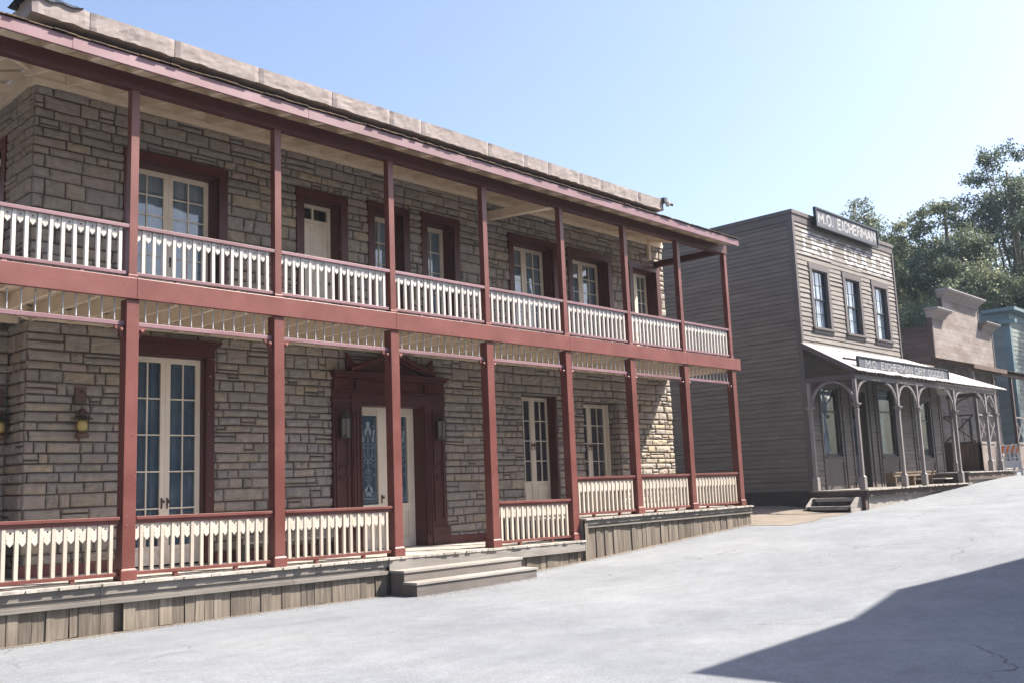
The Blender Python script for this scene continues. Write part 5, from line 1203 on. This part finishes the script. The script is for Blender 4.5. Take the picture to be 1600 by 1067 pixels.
# ================================================================== trees
def tree(x, y, z0, top, rad, mat, seed, label, clumps=70, per=230, cr=(.55, 1.15), squash=1.0, low=0.30, leaf=.21, group='trees on the hillside behind the buildings', lean=0):
    rs = np.random.RandomState(seed); H_ = top-z0
    TT = Thing('tree', label, 'tree', org=(x, y, z0), base=(0, 0, 0), group=group)
    cen = []; c0 = H_*(low+1)/2; hz2 = H_*(1-low)/2*0.97
    while len(cen) < clumps:
        v = rs.normal(size=3); v /= np.linalg.norm(v); rr = rs.uniform(.25, 1)**.45
        p = v*rr; wob = 1+.28*math.sin(3*math.atan2(v[1], v[0])+seed)+.18*math.sin(5*v[2]+seed*2)
        px = p[0]*rad*wob; py = p[1]*rad*wob; pz = c0+p[2]*hz2*squash
        t = (pz/H_); px += lean*t; 
        taper = 1.0 if t < .6 else 1-.55*((t-.6)/.4)
        cen.append((px*taper, py*taper, pz))
    cen = np.array(cen)
    # trunk and limbs
    mb = MB(); mb.tube([(0, 0, -.8), (.05*H_*.2, 0, H_*.15), (lean*.3, rs.uniform(-.3, .3), H_*.4), (lean*.6, rs.uniform(-.4, .4), H_*.68), (lean*.9, 0, H_*.9)], H_*.022, 8, [1.25, 1, .8, .5, .15])
    mb.build('trunk', BARK, TT, smooth=True)
    mb = MB()
    for c in cen[::5]:
        s_ = max(.18*H_, c[2]*.45-.02*H_); s_ = min(s_, .8*H_)
        a = np.array([lean*s_/H_, 0, s_]); mid = a*.45+c*.55+np.array([0, 0, -.10*np.linalg.norm(c-a)])+rs.normal(size=3)*.15
        mb.tube([tuple(a), tuple(mid), tuple(c)], H_*.005, 5, [1.2, .7, .25])
    mb.build('branches', BARK, TT, smooth=True)
    n = clumps*per; ci = np.repeat(np.arange(clumps), per)
    R_ = rs.uniform(cr[0], cr[1], clumps)[ci]
    v = rs.normal(size=(n, 3)); v /= np.linalg.norm(v, axis=1)[:, None]; rr = rs.uniform(0, 1, n)**.55
    P = cen[ci]+v*(rr*R_)[:, None]*np.array([1, 1, .75])
    # twig-like streaks: pull a share of leaves onto short sprays
    sp = rs.normal(size=(clumps*9, 3)); sp /= np.linalg.norm(sp, axis=1)[:, None]; sp[:, 2] *= .7
    k = rs.rand(n) < .6; si = ci*9+rs.randint(0, 9, n); P2 = cen[ci]+sp[si]*(rs.uniform(.2, 1.25, n)*R_)[:, None]+rs.normal(size=(n, 3))*.11
    P[k] = P2[k]
    d1 = rs.normal(size=(n, 3)); d1[:, 2] -= .5; d1 /= np.linalg.norm(d1, axis=1)[:, None]
    d2 = np.cross(d1, rs.normal(size=(n, 3))); d2 /= np.linalg.norm(d2, axis=1)[:, None]
    s1 = (leaf*rs.uniform(.6, 1.3, n))[:, None]; a = P-d1*s1*.5; b = P+d1*s1*.5; wv2 = d2*s1*.24; m_ = P
    V = np.stack([a, m_+wv2, b, m_-wv2], 1).reshape(-1, 3)
    me = bpy.data.meshes.new('foliage'); me.vertices.add(4*n); me.vertices.foreach_set('co', V.ravel()); me.loops.add(4*n); me.loops.foreach_set('vertex_index', np.arange(4*n, dtype=np.int32))
    me.polygons.add(n); me.polygons.foreach_set('loop_start', np.arange(0, 4*n, 4, dtype=np.int32)); me.polygons.foreach_set('loop_total', np.full(n, 4, dtype=np.int32)); me.update()
    at = me.attributes.new('rnd', 'FLOAT', 'FACE'); cc = rs.uniform(0, 1, clumps)[ci]; at.data.foreach_set('value', np.clip(cc*.65+rs.uniform(0, .4, n), 0, 1).astype(np.float32))
    me.materials.append(mat); o = bpy.data.objects.new('crown', me); COL.objects.link(o); o.parent = TT.o
    return TT
tree(66, 4.3, 2.0, 20.6, 5.4, LEAF_D, 1, 'tallest dark leafy tree at the right edge behind the teal building', 190, 230, (.5, 1.15), low=.10)
tree(65, 8.0, 2.0, 18.9, 3.3, LEAF_G, 2, 'airy grey green tree with sky showing through, left of the tallest tree', 84, 190, (.4, .85), low=.25)
tree(63, 9.9, 1.5, 15.9, 3.3, LEAF_Y, 3, 'rounded yellow green tree just right of the store sign', 130, 230, (.5, .95), low=.10)
tree(68, 14.6, 2.0, 19.6, 2.7, LEAF_G, 4, 'small topped tree showing just behind the store name sign', 80, 210, (.4, .85), low=.4)
tree(69, 12.6, 2.0, 18.3, 2.4, LEAF_Y, 5, 'slim tree between the store sign and the yellow green tree', 66, 210, (.4, .85), low=.2)
tree(61, 5.4, 1.5, 14.2, 3.8, LEAF_G, 6, 'low bushy tree directly behind the stepped false front', 130, 260, (.55, 1.1), low=.04)
tree(60, 8.8, 1.5, 10.6, 2.6, LEAF_Y, 7, 'low sunlit yellow green tree between the store and the stepped front', 60, 240, (.5, .95), low=.06)
tree(70, 10.0, 2.0, 16.6, 3.8, LEAF_D, 8, 'dark tree filling the gap behind the airy tree', 110, 240, (.6, 1.2), low=.08)
tree(69, 3.2, 2.0, 17.6, 4.2, LEAF_D, 11, 'dense dark tree in shade between the tallest tree and the airy one', 130, 260, (.65, 1.25), low=.05)
tree(62, -1.8, 1.5, 15.5, 3.8, LEAF_D, 9, 'dark tree beyond the right edge of the teal building', 80, 240, (.6, 1.2), low=.08)
tree(74, 6.0, 2.0, 16.5, 5.2, LEAF_D, 10, 'broad dark tree deep behind the tallest tree', 110, 260, (.7, 1.3), low=.05)

# ================================================================== haze
hz_ = MB(); hz_.box(-70, 200, -80, 110, -3.5, 32)
hm = bpy.data.materials.new('haze_air'); hm.use_nodes = True; ht = hm.node_tree; ht.nodes.remove(ht.nodes['Principled BSDF'])
pv = ht.nodes.new('ShaderNodeVolumePrincipled'); pv.inputs['Color'].default_value = (0.66, 0.84, 1.0, 1); pv.inputs['Density'].default_value = 0.00042; pv.inputs['Anisotropy'].default_value = 0.0
ht.links.new(pv.outputs[0], ht.nodes['Material Output'].inputs['Volume'])
o = hz_.build('haze', hm, None, kind='stuff')
